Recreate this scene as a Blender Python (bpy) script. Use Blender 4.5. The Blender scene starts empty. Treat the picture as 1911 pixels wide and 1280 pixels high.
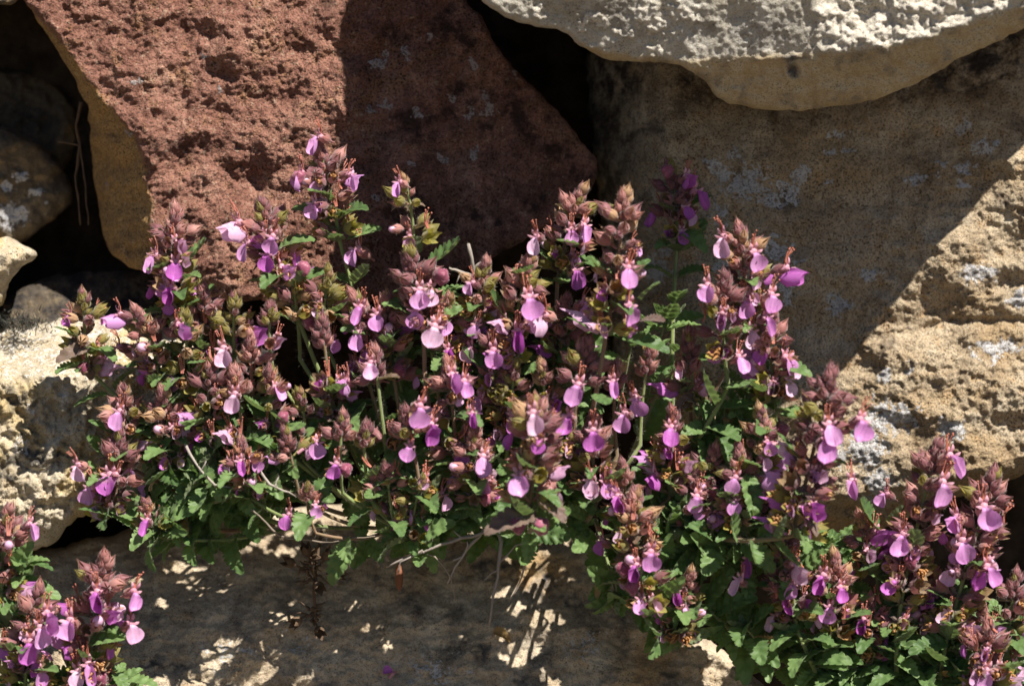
import bpy, math, random
import numpy as np
from mathutils import Vector, Matrix

# ------------------------------------------------------------------ frame of reference
# 1 photo pixel = 0.15 mm at the wall face; X right, Z up, camera on the -Y side.
S = 0.00015
D = 0.90
MM = 0.001
SUN = Vector((0.69, -1.0, 1.43)).normalized()
rnd = random.Random(11)
scene = bpy.context.scene
COL = scene.collection


def P(px, py, h):
    """photo pixel + height (in pixels) in front of the wall face -> world point"""
    k = (D - h * S) / D
    return Vector(((px - 955.5) * S * k, -h * S, (640 - py) * S * k))


# ------------------------------------------------------------------ tags
def tag(o, label=None, cat=None, group=None, kind=None):
    if label: o['label'] = label
    if cat: o['category'] = cat
    if group: o['group'] = group
    if kind: o['kind'] = kind
    return o


def link(name, mesh, parent=None, mat=None):
    o = bpy.data.objects.new(name, mesh)
    COL.objects.link(o)
    if parent is not None: o.parent = parent
    if mat is not None: o.matrix_local = mat
    return o


def empty(name, loc):
    o = bpy.data.objects.new(name, None)
    o.empty_display_size = 0.005
    COL.objects.link(o)
    o.location = loc
    return o


# ------------------------------------------------------------------ numpy noise
def _h(ix, iy, seed):
    a = (ix.astype(np.int64) * 374761393 + iy.astype(np.int64) * 668265263 + seed * 144665 + 1274126177) & 0xFFFFFFFF
    a = ((a ^ (a >> 13)) * 1274126177) & 0xFFFFFFFF
    a = ((a ^ (a >> 16)) * 2246822519) & 0xFFFFFFFF
    a = a ^ (a >> 15)
    return (a & 0xFFFFFF) / float(0x1000000)


def gnoise(x, y, seed=0):
    ix = np.floor(x); iy = np.floor(y)
    fx = x - ix; fy = y - iy
    u = fx * fx * fx * (fx * (fx * 6 - 15) + 10); v = fy * fy * fy * (fy * (fy * 6 - 15) + 10)

    def g(dx, dy):
        a = _h(ix + dx, iy + dy, seed) * 2 * np.pi
        return np.cos(a) * (fx - dx) + np.sin(a) * (fy - dy)
    n0 = g(0, 0) * (1 - u) + g(1, 0) * u
    n1 = g(0, 1) * (1 - u) + g(1, 1) * u
    return (n0 * (1 - v) + n1 * v) * 1.4


def fbm(x, y, scale, octs=4, seed=0, gain=0.5):
    r = 0; a = 1.0; f = 1.0 / scale
    for k in range(octs):
        r = r + a * gnoise(x * f + 13.7 * k, y * f - 7.1 * k, seed + k)
        a *= gain; f *= 2.03
    return r


def worley(x, y, scale, seed=0):
    x = x / scale; y = y / scale
    ix = np.floor(x); iy = np.floor(y)
    best = np.full(x.shape, 9.0)
    for dx in (-1, 0, 1):
        for dy in (-1, 0, 1):
            cx = ix + dx + _h(ix + dx, iy + dy, seed + 5)
            cy = iy + dy + _h(ix + dx, iy + dy, seed + 9)
            best = np.minimum(best, (cx - x) ** 2 + (cy - y) ** 2)
    return np.sqrt(best)


def sstep(a, b, x):
    t = np.clip((x - a) / (b - a), 0, 1)
    return t * t * (3 - 2 * t)


def smin(a, b, k):
    t = np.clip(0.5 + 0.5 * (b - a) / k, 0, 1)
    return b * (1 - t) + a * t - k * t * (1 - t)


# ------------------------------------------------------------------ material helpers
class NT:
    def __init__(self, name):
        self.m = bpy.data.materials.new(name)
        self.m.use_nodes = True
        self.t = self.m.node_tree
        self.t.nodes.clear()
        self.out = self.n('ShaderNodeOutputMaterial')

    def n(self, typ, ins=None, **kw):
        nd = self.t.nodes.new(typ)
        for k, v in kw.items(): setattr(nd, k, v)
        for k, v in (ins or {}).items():
            if hasattr(v, 'is_output'): self.t.links.new(v, nd.inputs[k])
            else: nd.inputs[k].default_value = v
        return nd

    def noise(self, co, scale, detail=4, rough=0.55):
        return self.n('ShaderNodeTexNoise', {'Vector': co, 'Scale': scale, 'Detail': detail, 'Roughness': rough}).outputs['Fac']

    def math(self, op, a, b=0.0, clamp=False):
        nd = self.n('ShaderNodeMath', {0: a, 1: b}, operation=op)
        nd.use_clamp = clamp
        return nd.outputs[0]

    def mix(self, f, a, b, mode='MIX'):
        nd = self.n('ShaderNodeMix', data_type='RGBA', blend_type=mode)
        for k, v in ((0, f), (6, a), (7, b)):
            if hasattr(v, 'is_output'): self.t.links.new(v, nd.inputs[k])
            else: nd.inputs[k].default_value = v if k == 0 else (*v, 1)
        return nd.outputs[2]

    def ramp(self, f, stops):
        nd = self.n('ShaderNodeValToRGB', {'Fac': f})
        cr = nd.color_ramp
        while len(cr.elements) < len(stops): cr.elements.new(0.5)
        for e, (p, c) in zip(cr.elements, stops):
            e.position = p
            e.color = (*c, 1) if not isinstance(c, float) else (c, c, c, 1)
        return nd.outputs['Color']

    def step(self, f, a, b):
        nd = self.n('ShaderNodeMapRange', {'Value': f, 'From Min': a, 'From Max': b}, interpolation_type='SMOOTHSTEP')
        return nd.outputs[0]


def rock_mat(name, cols, lichen, alt, stain_shade, grain=2600, dark_grain=(0.02, 0.016, 0.012), dark_amt=0.35,
             light_amt=0.25, bump=0.6, hue=None, scale1=70):
    t = NT(name)
    co = t.n('ShaderNodeTexCoord').outputs['Object']
    at = t.n('ShaderNodeAttribute', attribute_name='mark')
    sep = t.n('ShaderNodeSeparateColor', {'Color': at.outputs['Color']})
    n1 = t.noise(co, scale1, 5, 0.6)
    n2 = t.noise(co, 420, 5, 0.65)
    n3 = t.noise(co, grain, 3, 0.7)
    n4 = t.noise(co, grain * 0.45, 2, 0.6)
    n5 = t.noise(co, 170, 6, 0.7)
    f = t.math('ADD', t.math('MULTIPLY', n1, 0.62), t.math('MULTIPLY', n2, 0.38))
    c = t.ramp(f, cols)
    # alternate facet colour
    ca = t.mix(t.step(n5, 0.38, 0.62), alt[0], alt[1])
    c = t.mix(sep.outputs[1], c, ca)
    if hue is not None:
        c = t.mix(t.math('MULTIPLY', t.step(n5, 0.52, 0.68), hue[1]), c, hue[0])
    # mineral grains
    c = t.mix(t.math('MULTIPLY', t.step(n3, 0.52, 0.36), dark_amt), c, dark_grain)
    c = t.mix(t.math('MULTIPLY', t.step(n4, 0.60, 0.70), light_amt), c, (0.62, 0.50, 0.36))
    # dark stains and painted-in shade, pale lichen and painted sunlit tone
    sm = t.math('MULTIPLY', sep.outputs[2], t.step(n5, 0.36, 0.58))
    c = t.mix(sm, c, stain_shade)
    lm = t.step(t.math('ADD', sep.outputs[0], t.math('ADD', t.math('MULTIPLY', t.math('SUBTRACT', n2, 0.5), 1.5), t.math('MULTIPLY', t.math('SUBTRACT', n4, 0.5), 1.5))), 0.49, 0.58)
    lm = t.math('MULTIPLY', lm, t.math('SUBTRACT', 1.0, t.math('MULTIPLY', t.step(n3, 0.50, 0.38), 0.85)))
    c = t.mix(lm, c, lichen)
    vo = t.n('ShaderNodeTexVoronoi', {'Vector': co, 'Scale': grain * 0.55, 'Randomness': 1.0}).outputs['Distance']
    pore = t.math('MULTIPLY', t.step(vo, 0.34, 0.16), t.step(n5, 0.46, 0.60))
    c = t.mix(t.math('MULTIPLY', pore, 0.75), c, dark_grain)
    n3 = t.math('SUBTRACT', n3, t.math('MULTIPLY', pore, 0.8))
    bh = t.math('ADD', t.math('ADD', t.math('MULTIPLY', n4, 0.6), t.math('MULTIPLY', lm, 0.25)), t.math('ADD', n3, t.math('MULTIPLY', n2, 1.2)))
    bp = t.n('ShaderNodeBump', {'Height': bh, 'Strength': bump, 'Distance': 0.0011})
    b = t.n('ShaderNodeBsdfPrincipled', {'Base Color': c, 'Roughness': 0.92, 'Specular IOR Level': 0.18, 'Normal': bp.outputs[0]})
    t.t.links.new(b.outputs[0], t.out.inputs[0])
    return t.m


def plant_mat(name, c1, c2, back=None, trans=0.3, tcol=None, rough=0.6, spec=0.3, veins=0.0, spots=None, sheen=0.0, streak=0.0):
    """leafy tissue: colour wanders between c1 and c2 from object to object and over the surface"""
    t = NT(name)
    co = t.n('ShaderNodeTexCoord').outputs['Object']
    oi = t.n('ShaderNodeObjectInfo')
    r = oi.outputs['Random']
    off = t.n('ShaderNodeVectorMath', {0: co, 1: (0, 0, 0)}, operation='ADD')
    comb = t.n('ShaderNodeCombineXYZ', {0: r, 1: r, 2: r})
    t.t.links.new(comb.outputs[0], off.inputs[1])
    n = t.noise(off.outputs[0], 420, 4, 0.6)
    f = t.math('ADD', t.math('MULTIPLY', r, 0.6), t.math('MULTIPLY', t.math('SUBTRACT', n, 0.3), 1.1), True)
    c = t.mix(f, c1, c2)
    if spots:
        ns = t.noise(off.outputs[0], 900, 3, 0.6)
        c = t.mix(t.math('MULTIPLY', t.step(ns, 0.56, 0.7), spots[1]), c, spots[0])
    if streak:                                                   # fine veins running down the lip
        mp = t.n('ShaderNodeMapping', {'Vector': off.outputs[0], 'Scale': (2600, 500, 260)})
        sv = t.noise(mp.outputs[0], 1.0, 3, 0.6)
        c = t.mix(t.math('MULTIPLY', t.step(sv, 0.48, 0.68), streak), c, tuple(v * 0.62 for v in c1))
        ns = t.noise(off.outputs[0], 260, 3, 0.6)
        c = t.mix(t.math('MULTIPLY', t.step(ns, 0.62, 0.74), 0.7), c, (0.36, 0.20, 0.24))
    if back is not None:
        g = t.n('ShaderNodeNewGeometry')
        c = t.mix(g.outputs['Backfacing'], c, back)
    nb = t.noise(off.outputs[0], 2200, 3, 0.6)
    bp = t.n('ShaderNodeBump', {'Height': nb, 'Strength': 0.35, 'Distance': 0.0002})
    b = t.n('ShaderNodeBsdfPrincipled', {'Base Color': c, 'Roughness': rough, 'Specular IOR Level': spec, 'Normal': bp.outputs[0]})
    if sheen:
        b.inputs['Sheen Weight'].default_value = sheen
        b.inputs['Sheen Roughness'].default_value = 0.5
    tc = c if tcol is None else t.mix(0.5, tcol, c)
    tr = t.n('ShaderNodeBsdfTranslucent', {'Color': tc})
    mx = t.n('ShaderNodeMixShader', {0: trans})
    t.t.links.new(b.outputs[0], mx.inputs[1]); t.t.links.new(tr.outputs[0], mx.inputs[2])
    t.t.links.new(mx.outputs[0], t.out.inputs[0])
    return t.m


M = {}
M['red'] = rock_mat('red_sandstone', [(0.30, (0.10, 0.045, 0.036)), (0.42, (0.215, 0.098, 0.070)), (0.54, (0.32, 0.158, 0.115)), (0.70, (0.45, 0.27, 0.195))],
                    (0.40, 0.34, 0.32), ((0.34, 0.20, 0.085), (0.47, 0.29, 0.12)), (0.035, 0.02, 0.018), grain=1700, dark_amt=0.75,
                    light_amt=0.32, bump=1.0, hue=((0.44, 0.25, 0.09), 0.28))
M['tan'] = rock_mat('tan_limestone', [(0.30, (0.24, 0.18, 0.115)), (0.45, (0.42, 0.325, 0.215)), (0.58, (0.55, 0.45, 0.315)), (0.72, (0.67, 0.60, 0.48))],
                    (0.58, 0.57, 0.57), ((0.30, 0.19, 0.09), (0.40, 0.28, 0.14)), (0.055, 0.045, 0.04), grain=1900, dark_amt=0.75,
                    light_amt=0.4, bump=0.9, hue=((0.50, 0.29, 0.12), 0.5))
M['slab'] = rock_mat('pale_slab_limestone', [(0.30, (0.26, 0.23, 0.18)), (0.45, (0.41, 0.375, 0.31)), (0.58, (0.50, 0.47, 0.41)), (0.72, (0.58, 0.56, 0.51))],
                     (0.58, 0.53, 0.45), ((0.40, 0.29, 0.15), (0.50, 0.42, 0.28)), (0.10, 0.09, 0.085), grain=2400, dark_amt=0.4,
                     light_amt=0.3, bump=0.6, hue=((0.36, 0.27, 0.15), 0.3))
M['cream'] = rock_mat('cream_limestone', [(0.30, (0.30, 0.22, 0.125)), (0.45, (0.47, 0.395, 0.28)), (0.58, (0.58, 0.51, 0.39)), (0.72, (0.67, 0.61, 0.50))],
                      (0.66, 0.62, 0.56), ((0.50, 0.36, 0.15), (0.58, 0.46, 0.24)), (0.07, 0.065, 0.06), grain=2100, dark_amt=0.45,
                      light_amt=0.3, bump=0.7, hue=((0.52, 0.34, 0.13), 0.4))
M['grey'] = rock_mat('grey_brown_stone', [(0.30, (0.06, 0.05, 0.04)), (0.45, (0.11, 0.09, 0.07)), (0.58, (0.17, 0.13, 0.08)), (0.72, (0.24, 0.21, 0.165))],
                     (0.50, 0.50, 0.52), ((0.26, 0.17, 0.08), (0.32, 0.21, 0.1)), (0.03, 0.028, 0.03), bump=0.7,
                     hue=((0.33, 0.20, 0.07), 0.5))
M['lower'] = rock_mat('lower_slab_limestone', [(0.30, (0.22, 0.16, 0.10)), (0.45, (0.44, 0.355, 0.25)), (0.58, (0.57, 0.48, 0.355)), (0.72, (0.63, 0.55, 0.43))],
                      (0.5, 0.5, 0.51), ((0.33, 0.2, 0.09), (0.40, 0.28, 0.14)), (0.06, 0.06, 0.065), grain=2300, dark_amt=0.5,
                      light_amt=0.2, bump=0.6, hue=((0.36, 0.23, 0.10), 0.4))


def soil_mat(name, a, b, sc):
    t = NT(name)
    co = t.n('ShaderNodeTexCoord').outputs['Object']
    n = t.noise(co, sc, 8, 0.7)
    c = t.mix(t.step(n, 0.35, 0.65), a, b)
    bp = t.n('ShaderNodeBump', {'Height': n, 'Strength': 0.6, 'Distance': 0.004})
    p = t.n('ShaderNodeBsdfPrincipled', {'Base Color': c, 'Roughness': 0.95, 'Specular IOR Level': 0.1, 'Normal': bp.outputs[0]})
    t.t.links.new(p.outputs[0], t.out.inputs[0])
    return t.m


M['soil'] = soil_mat('dark_soil', (0.022, 0.016, 0.011), (0.06, 0.043, 0.03), 120)
M['dust'] = soil_mat('dry_ground', (0.11, 0.09, 0.062), (0.19, 0.155, 0.11), 9)

M['leaf'] = plant_mat('germander_leaf', (0.05, 0.11, 0.03), (0.18, 0.275, 0.09), back=(0.16, 0.20, 0.10), trans=0.34, tcol=(0.20, 0.36, 0.05), rough=0.5, spec=0.35, sheen=0.12)
M['leaf_purple'] = plant_mat('purple_flushed_leaf', (0.10, 0.055, 0.05), (0.17, 0.12, 0.085), back=(0.24, 0.17, 0.17), trans=0.2, rough=0.55, sheen=0.25)
M['leaf_dry'] = plant_mat('dry_leaf', (0.24, 0.14, 0.05), (0.40, 0.28, 0.12), trans=0.25, rough=0.7)
M['bract'] = plant_mat('bract', (0.085, 0.065, 0.03), (0.17, 0.085, 0.06), back=(0.20, 0.17, 0.10), trans=0.25, tcol=(0.3, 0.2, 0.06), rough=0.55, sheen=0.3)
M['calyx_purple'] = plant_mat('calyx_purple', (0.13, 0.042, 0.056), (0.30, 0.12, 0.125), back=(0.26, 0.17, 0.08), trans=0.22, tcol=(0.45, 0.14, 0.12), rough=0.5, sheen=0.35, spots=((0.15, 0.13, 0.05), 0.45))
M['calyx_pink'] = plant_mat('calyx_pink', (0.28, 0.095, 0.09), (0.50, 0.25, 0.22), back=(0.40, 0.26, 0.13), trans=0.28, tcol=(0.55, 0.22, 0.16), rough=0.5, sheen=0.35)
M['calyx_olive'] = plant_mat('calyx_olive', (0.19, 0.17, 0.045), (0.30, 0.25, 0.075), back=(0.34, 0.30, 0.06), trans=0.35, tcol=(0.55, 0.5, 0.06), rough=0.5, sheen=0.3, spots=((0.23, 0.07, 0.06), 0.75))
M['calyx_tan'] = plant_mat('calyx_tan', (0.30, 0.165, 0.075), (0.48, 0.30, 0.17), back=(0.36, 0.19, 0.05), trans=0.25, rough=0.6, sheen=0.3, spots=((0.25, 0.08, 0.05), 0.6))
M['petal'] = plant_mat('petal', (0.52, 0.19, 0.50), (0.72, 0.40, 0.67), back=(0.60, 0.30, 0.60), trans=0.32, tcol=(0.75, 0.25, 0.75), rough=0.42, spec=0.35, sheen=0.1, streak=0.5)
M['petal_deep'] = plant_mat('petal_deep', (0.43, 0.10, 0.42), (0.57, 0.20, 0.55), trans=0.3, tcol=(0.7, 0.12, 0.7), rough=0.45, streak=0.5)
M['petal_pale'] = plant_mat('petal_pale', (0.66, 0.36, 0.58), (0.80, 0.56, 0.72), trans=0.3, rough=0.45, spec=0.35, streak=0.5)
M['ball'] = plant_mat('closed_bud', (0.15, 0.025, 0.055), (0.34, 0.09, 0.15), trans=0.15, rough=0.45, spots=((0.55, 0.25, 0.33), 0.6), sheen=0.3)
M['throat'] = plant_mat('throat', (0.56, 0.24, 0.33), (0.72, 0.42, 0.50), trans=0.3, rough=0.5, tcol=(0.7, 0.3, 0.35))
M['stamen'] = plant_mat('stamen', (0.42, 0.13, 0.075), (0.50, 0.20, 0.16), trans=0.2, rough=0.5)
M['withered'] = plant_mat('withered_petal', (0.42, 0.19, 0.06), (0.55, 0.31, 0.14), trans=0.25, rough=0.7)
M['stem'] = plant_mat('stem', (0.17, 0.15, 0.06), (0.26, 0.14, 0.09), trans=0.1, rough=0.6, sheen=0.3)
M['stem_green'] = plant_mat('stem_green', (0.17, 0.23, 0.07), (0.26, 0.30, 0.11), trans=0.15, rough=0.6, sheen=0.3)
M['hair'] = plant_mat('plant_hair', (0.52, 0.45, 0.40), (0.62, 0.56, 0.50), trans=0.5, rough=0.4)
M['twig'] = plant_mat('dry_twig', (0.13, 0.10, 0.075), (0.26, 0.215, 0.17), trans=0.0, rough=0.85)
M['twig_pale'] = plant_mat('bleached_twig', (0.20, 0.17, 0.145), (0.36, 0.32, 0.28), trans=0.0, rough=0.85)
M['brown'] = plant_mat('withered_brown', (0.055, 0.034, 0.02), (0.14, 0.09, 0.055), trans=0.1, rough=0.85)
M['husk'] = plant_mat('husk', (0.22, 0.08, 0.04), (0.32, 0.14, 0.08), trans=0.3, rough=0.6)
M['moss'] = plant_mat('dark_moss', (0.02, 0.022, 0.018), (0.07, 0.07, 0.058), trans=0.05, rough=0.9)


# ------------------------------------------------------------------ stones
def poly_resample(pts, step, amp, seed):
    p = np.array(pts, float)
    out = []
    for i in range(len(p)):
        a, b = p[i], p[(i + 1) % len(p)]
        n = max(1, int(np.hypot(*(b - a)) / step))
        out += [a + (b - a) * k / n for k in range(n)]
    q = np.array(out)
    for _ in range(6):
        q = (np.roll(q, 1, 0) + 2 * q + np.roll(q, -1, 0)) / 4
    q = q + amp * np.stack([fbm(q[:, 0], q[:, 1], 46, 4, seed, 0.6), fbm(q[:, 0], q[:, 1], 46, 4, seed + 31, 0.6)], 1)
    return q


def poly_dist(px, py, q):
    """signed distance to the closed outline (inside positive) and the nearest point on it"""
    a = q; b = np.roll(q, -1, 0); e = b - a; ee = (e ** 2).sum(1) + 1e-9
    N = len(px); dist = np.empty(N); nx = np.empty(N); ny = np.empty(N); ins = np.zeros(N, bool)
    for s in range(0, N, 20000):
        x = px[s:s + 20000, None]; y = py[s:s + 20000, None]
        t = np.clip(((x - a[:, 0]) * e[:, 0] + (y - a[:, 1]) * e[:, 1]) / ee, 0, 1)
        qx = a[:, 0] + t * e[:, 0]; qy = a[:, 1] + t * e[:, 1]
        d2 = (x - qx) ** 2 + (y - qy) ** 2
        k = d2.argmin(1); r = np.arange(len(k))
        dist[s:s + 20000] = np.sqrt(d2[r, k]); nx[s:s + 20000] = qx[r, k]; ny[s:s + 20000] = qy[r, k]
        c = ((a[:, 1] > y) != (b[:, 1] > y)) & (x < a[:, 0] + (y - a[:, 1]) / np.where(np.abs(e[:, 1]) < 1e-9, 1e-9, e[:, 1]) * e[:, 0])
        ins[s:s + 20000] = (c.sum(1) % 2) == 1
    return np.where(ins, dist, -dist), nx, ny


def axis_coords(lo, hi, a, b, fine, coarse):
    out = []; x = lo
    while x < hi:
        out.append(x)
        x += fine if a <= x < b else coarse
    out.append(hi)
    return np.array(out, float)


def stone(name, outline, depth, mark, mat, label, R=28, rk=1.0, amp=7, seed=1, back=520, fine=2.6, rough=1.0, undercut=0.0):
    q = poly_resample(outline, 9, amp, seed)
    lo = q.min(0); hi = q.max(0)
    xs = axis_coords(lo[0] - 4, hi[0] + 4, -40, 1950, fine, 24)
    ys = axis_coords(lo[1] - 4, hi[1] + 4, -40, 1320, fine, 24)
    GX, GY = np.meshgrid(xs, ys)
    nx_, ny_ = len(xs), len(ys)
    fx, fy = GX.ravel(), GY.ravel()
    d, qx, qy = poly_dist(fx, fy, q)
    dd = d.reshape(ny_, nx_)
    dc = (dd[:-1, :-1] + dd[1:, :-1] + dd[:-1, 1:] + dd[1:, 1:]) / 4
    jj, ii = np.nonzero(dc > 0)
    v0 = jj * nx_ + ii
    quads = np.stack([v0 + nx_, v0 + nx_ + 1, v0 + 1, v0], 1)       # facing the camera
    e = np.concatenate([quads[:, [0, 1]], quads[:, [1, 2]], quads[:, [2, 3]], quads[:, [3, 0]]])
    key = np.sort(e, 1); key = key[:, 0] * (nx_ * ny_) + key[:, 1]
    u, inv, cnt = np.unique(key, return_inverse=True, return_counts=True)
    be = e[cnt[inv] == 1]
    bv = np.unique(be)
    fx[bv] = qx[bv]; fy[bv] = qy[bv]; d[bv] = 0
    used = np.unique(quads)
    rem = np.full(nx_ * ny_, -1); rem[used] = np.arange(len(used))
    X = fx[used]; Y = fy[used]; dk = np.maximum(d[used], 0)
    H = depth(X, Y)
    q1 = np.clip(dk / R, 0, 1)
    rr = R * rk * (1 - np.sqrt(np.maximum(0, 1 - (1 - q1) ** 2)))
    H = H - rr
    mk = mark(X, Y) if mark else np.zeros((len(X), 3))
    quads = rem[quads]; be = rem[be]; bv = rem[bv]
    # sides: the rim runs back into the wall
    VX = [X]; VY = [Y]; VH = [H]; VM = [mk]
    cx, cy = X.mean(), Y.mean()
    prev = np.full(len(X), -1); prev[bv] = bv
    faces = [quads]; base = len(X)
    for i, (dh, inset) in enumerate(((12, -0.0), (34, 0.0), (70, 3), (120, 8), (190, 16), (300, 30), (back, 60))):
        bx, by = X[bv], Y[bv]
        ln = np.hypot(bx - cx, by - cy) + 1e-6
        w = fbm(bx + dh * 1.3, by + dh * 0.7, 70, 4, seed + 77) * (4 + 0.05 * dh) * rough
        ins = inset + undercut * dh
        VX.append(bx - (bx - cx) / ln * (ins + w)); VY.append(by - (by - cy) / ln * (ins + w)); VH.append(H[bv] - dh)
        VM.append(mk[bv])
        nxt = np.full(len(X), -1); nxt[bv] = base + np.arange(len(bv)); base += len(bv)
        faces.append(np.stack([be[:, 1], be[:, 0], be[:, 0], be[:, 1]], 1) * 0 + np.stack([prev[be[:, 1]], prev[be[:, 0]], nxt[be[:, 0]], nxt[be[:, 1]]], 1))
        prev = nxt
    VX = np.concatenate(VX); VY = np.concatenate(VY); VH = np.concatenate(VH); VM = np.concatenate(VM)
    # back cap
    VX = np.append(VX, cx); VY = np.append(VY, cy); VH = np.append(VH, VH[-1] - 60); VM = np.vstack([VM, VM[-1:]])
    k = (D - VH * S) / D
    W = np.stack([(VX - 955.5) * S * k, -VH * S, (640 - VY) * S * k], 1)
    org = P(cx, cy, float(np.median(H)))
    W = W - np.array(org)
    F = np.concatenate(faces)
    tri = np.stack([prev[be[:, 1]], prev[be[:, 0]], np.full(len(be), len(VX) - 1)], 1)
    me = bpy.data.meshes.new(name)
    nq, nt_ = len(F), len(tri)
    me.vertices.add(len(W)); me.vertices.foreach_set('co', W.ravel())
    me.loops.add(nq * 4 + nt_ * 3)
    me.loops.foreach_set('vertex_index', np.concatenate([F.ravel(), tri.ravel()]).astype(np.int32))
    me.polygons.add(nq + nt_)
    me.polygons.foreach_set('loop_start', np.concatenate([np.arange(nq) * 4, nq * 4 + np.arange(nt_) * 3]).astype(np.int32))
    me.polygons.foreach_set('use_smooth', np.ones(nq + nt_, bool))
    me.update(calc_edges=True); me.validate()
    ca = me.color_attributes.new('mark', 'FLOAT_COLOR', 'POINT')
    ca.data.foreach_set('color', np.concatenate([np.clip(VM, 0, 1), np.ones((len(VM), 1))], 1).ravel())
    me.materials.append(mat)
    o = link(name, me)
    o.location = org
    tag(o, label, 'stone')
    return o


def blobs(x, y, lst, wob=9, seed=3):
    """patches (x, y, rx, ry) with a ragged outline -> 0..1"""
    wx = fbm(x, y, 26, 3, seed) * wob; wy = fbm(x, y, 26, 3, seed + 17) * wob
    r = np.zeros_like(x)
    for b in lst:
        bx, by, rx, ry = b[:4]
        g = 1 - np.sqrt(((x + wx - bx) / rx) ** 2 + ((y + wy - by) / ry) ** 2)
        r = np.maximum(r, np.clip(0.5 + g * 0.9, 0, 1))
    return r


def interp(v, pts):
    p = np.array(pts, float)
    return np.interp(v, p[:, 0], p[:, 1])


# red sandstone block
def red_edge(y): return interp(y, [(-400, -300), (0, 38), (60, 95), (140, 158), (240, 238), (310, 272), (400, 284), (500, 288), (600, 300)])


RED_PITS = [(395, 62, 26, 22, 26), (120, 30, 20, 18, 20), (530, 24, 26, 18, 18), (400, 270, 36, 46, 34), (455, 335, 46, 40, 52), (535, 345, 52, 52, 46),
            (345, 300, 34, 30, 26), (300, 235, 26, 22, 18), (215, 70, 30, 22, 18), (260, 115, 40, 22, 20), (590, 205, 30, 30, 16), (520, 190, 30, 24, 18), (340, 220, 20, 40, 16)]


def red_depth(x, y):
    e = red_edge(y) + fbm(x, y, 40, 3, 5) * 9
    front = 0.04 * (y - 250) - np.maximum(x - 620, 0) * 0.20 - np.maximum(y - 430, 0) * 0.25
    lump = fbm(x, y, 150, 5, 2, 0.55) * 26 + np.abs(fbm(x, y, 110, 5, 9, 0.58)) * -8 + (0.6 - worley(x + 8 * fbm(x, y, 20, 2, 4), y, 11, 3)) * 2.0 + fbm(x, y, 40, 4, 23, 0.6) * 5 + fbm(x, y, 8, 2, 21, 0.8) * 2.6
    for (a, b, rx, ry, k) in RED_PITS:
        g = np.exp(-(((x - a) / rx) ** 2 + ((y - b) / ry) ** 2) ** 1.6)
        lump = lump - 0.5 * k * g
    calm = 1 - 0.5 * sstep(640, 800, x)
    front = front + lump * calm
    side = -(e - x) * 2.1 - 4 + fbm(x, y, 90, 3, 8) * 4 + fbm(x, y, 9, 2, 7) * 0.8
    side = side + 0.04 * (y - 250)
    return smin(front, side, 7)


def red_mark(x, y):
    e = red_edge(y) + fbm(x, y, 40, 3, 5) * 9
    m = np.zeros((len(x), 3))
    m[:, 0] = blobs(x, y, [(915, 205, 16, 11), (878, 212, 9, 13), (845, 178, 12, 7), (775, 210, 10, 8), (720, 195, 14, 8), (760, 100, 10, 9), (885, 120, 10, 12),
                           (700, 120, 14, 10), (720, 100, 12, 14), (800, 70, 9, 8), (770, 300, 12, 8), (830, 300, 10, 8), (885, 290, 10, 14), (690, 205, 10, 10), (780, 210, 8, 8), (855, 243, 5, 5),
                           (905, 180, 12, 10), (960, 135, 8, 6), (1055, 268, 4, 4), (700, 372, 12, 6), (235, 245, 6, 7), (382, 105, 8, 6), (405, 170, 6, 6), (200, 345, 6, 8), (250, 150, 14, 8)], 10, 41) * 0.86
    m[:, 1] = sstep(6, -6, x - e)
    m[:, 2] = (0.45 + 0.5 * sstep(0.0, 0.5, fbm(x, y, 90, 4, 55))) * sstep(640, 760, x + 60 * fbm(x, y, 80, 3, 57)) + blobs(x, y, [(330, 275, 50, 22), (620, 10, 30, 30)], 14, 6) * 0.6  # shaded right part painted darker to deepen its shadow, plus stained patches
    return m


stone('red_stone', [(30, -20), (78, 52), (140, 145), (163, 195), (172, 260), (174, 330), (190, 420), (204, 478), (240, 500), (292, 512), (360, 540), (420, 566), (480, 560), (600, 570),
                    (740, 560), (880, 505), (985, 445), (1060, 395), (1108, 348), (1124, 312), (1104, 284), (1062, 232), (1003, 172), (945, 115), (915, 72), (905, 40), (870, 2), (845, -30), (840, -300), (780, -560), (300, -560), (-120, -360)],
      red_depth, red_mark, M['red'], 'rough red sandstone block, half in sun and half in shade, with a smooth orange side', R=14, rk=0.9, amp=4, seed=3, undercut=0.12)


# pale slab jutting over the top right
def slab_ridge(x): return interp(x, [(700, 30), (1000, 62), (1130, 92), (1280, 112), (1360, 104), (1450, 98), (1570, 98), (1640, 88), (1720, 74), (1790, 50), (1911, 8), (2050, -60), (2300, -150)])


def slab_base(x): return interp(x, [(800, 360), (1500, 345), (1600, 362), (1920, 424), (2100, 150), (2500, -60)])


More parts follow.
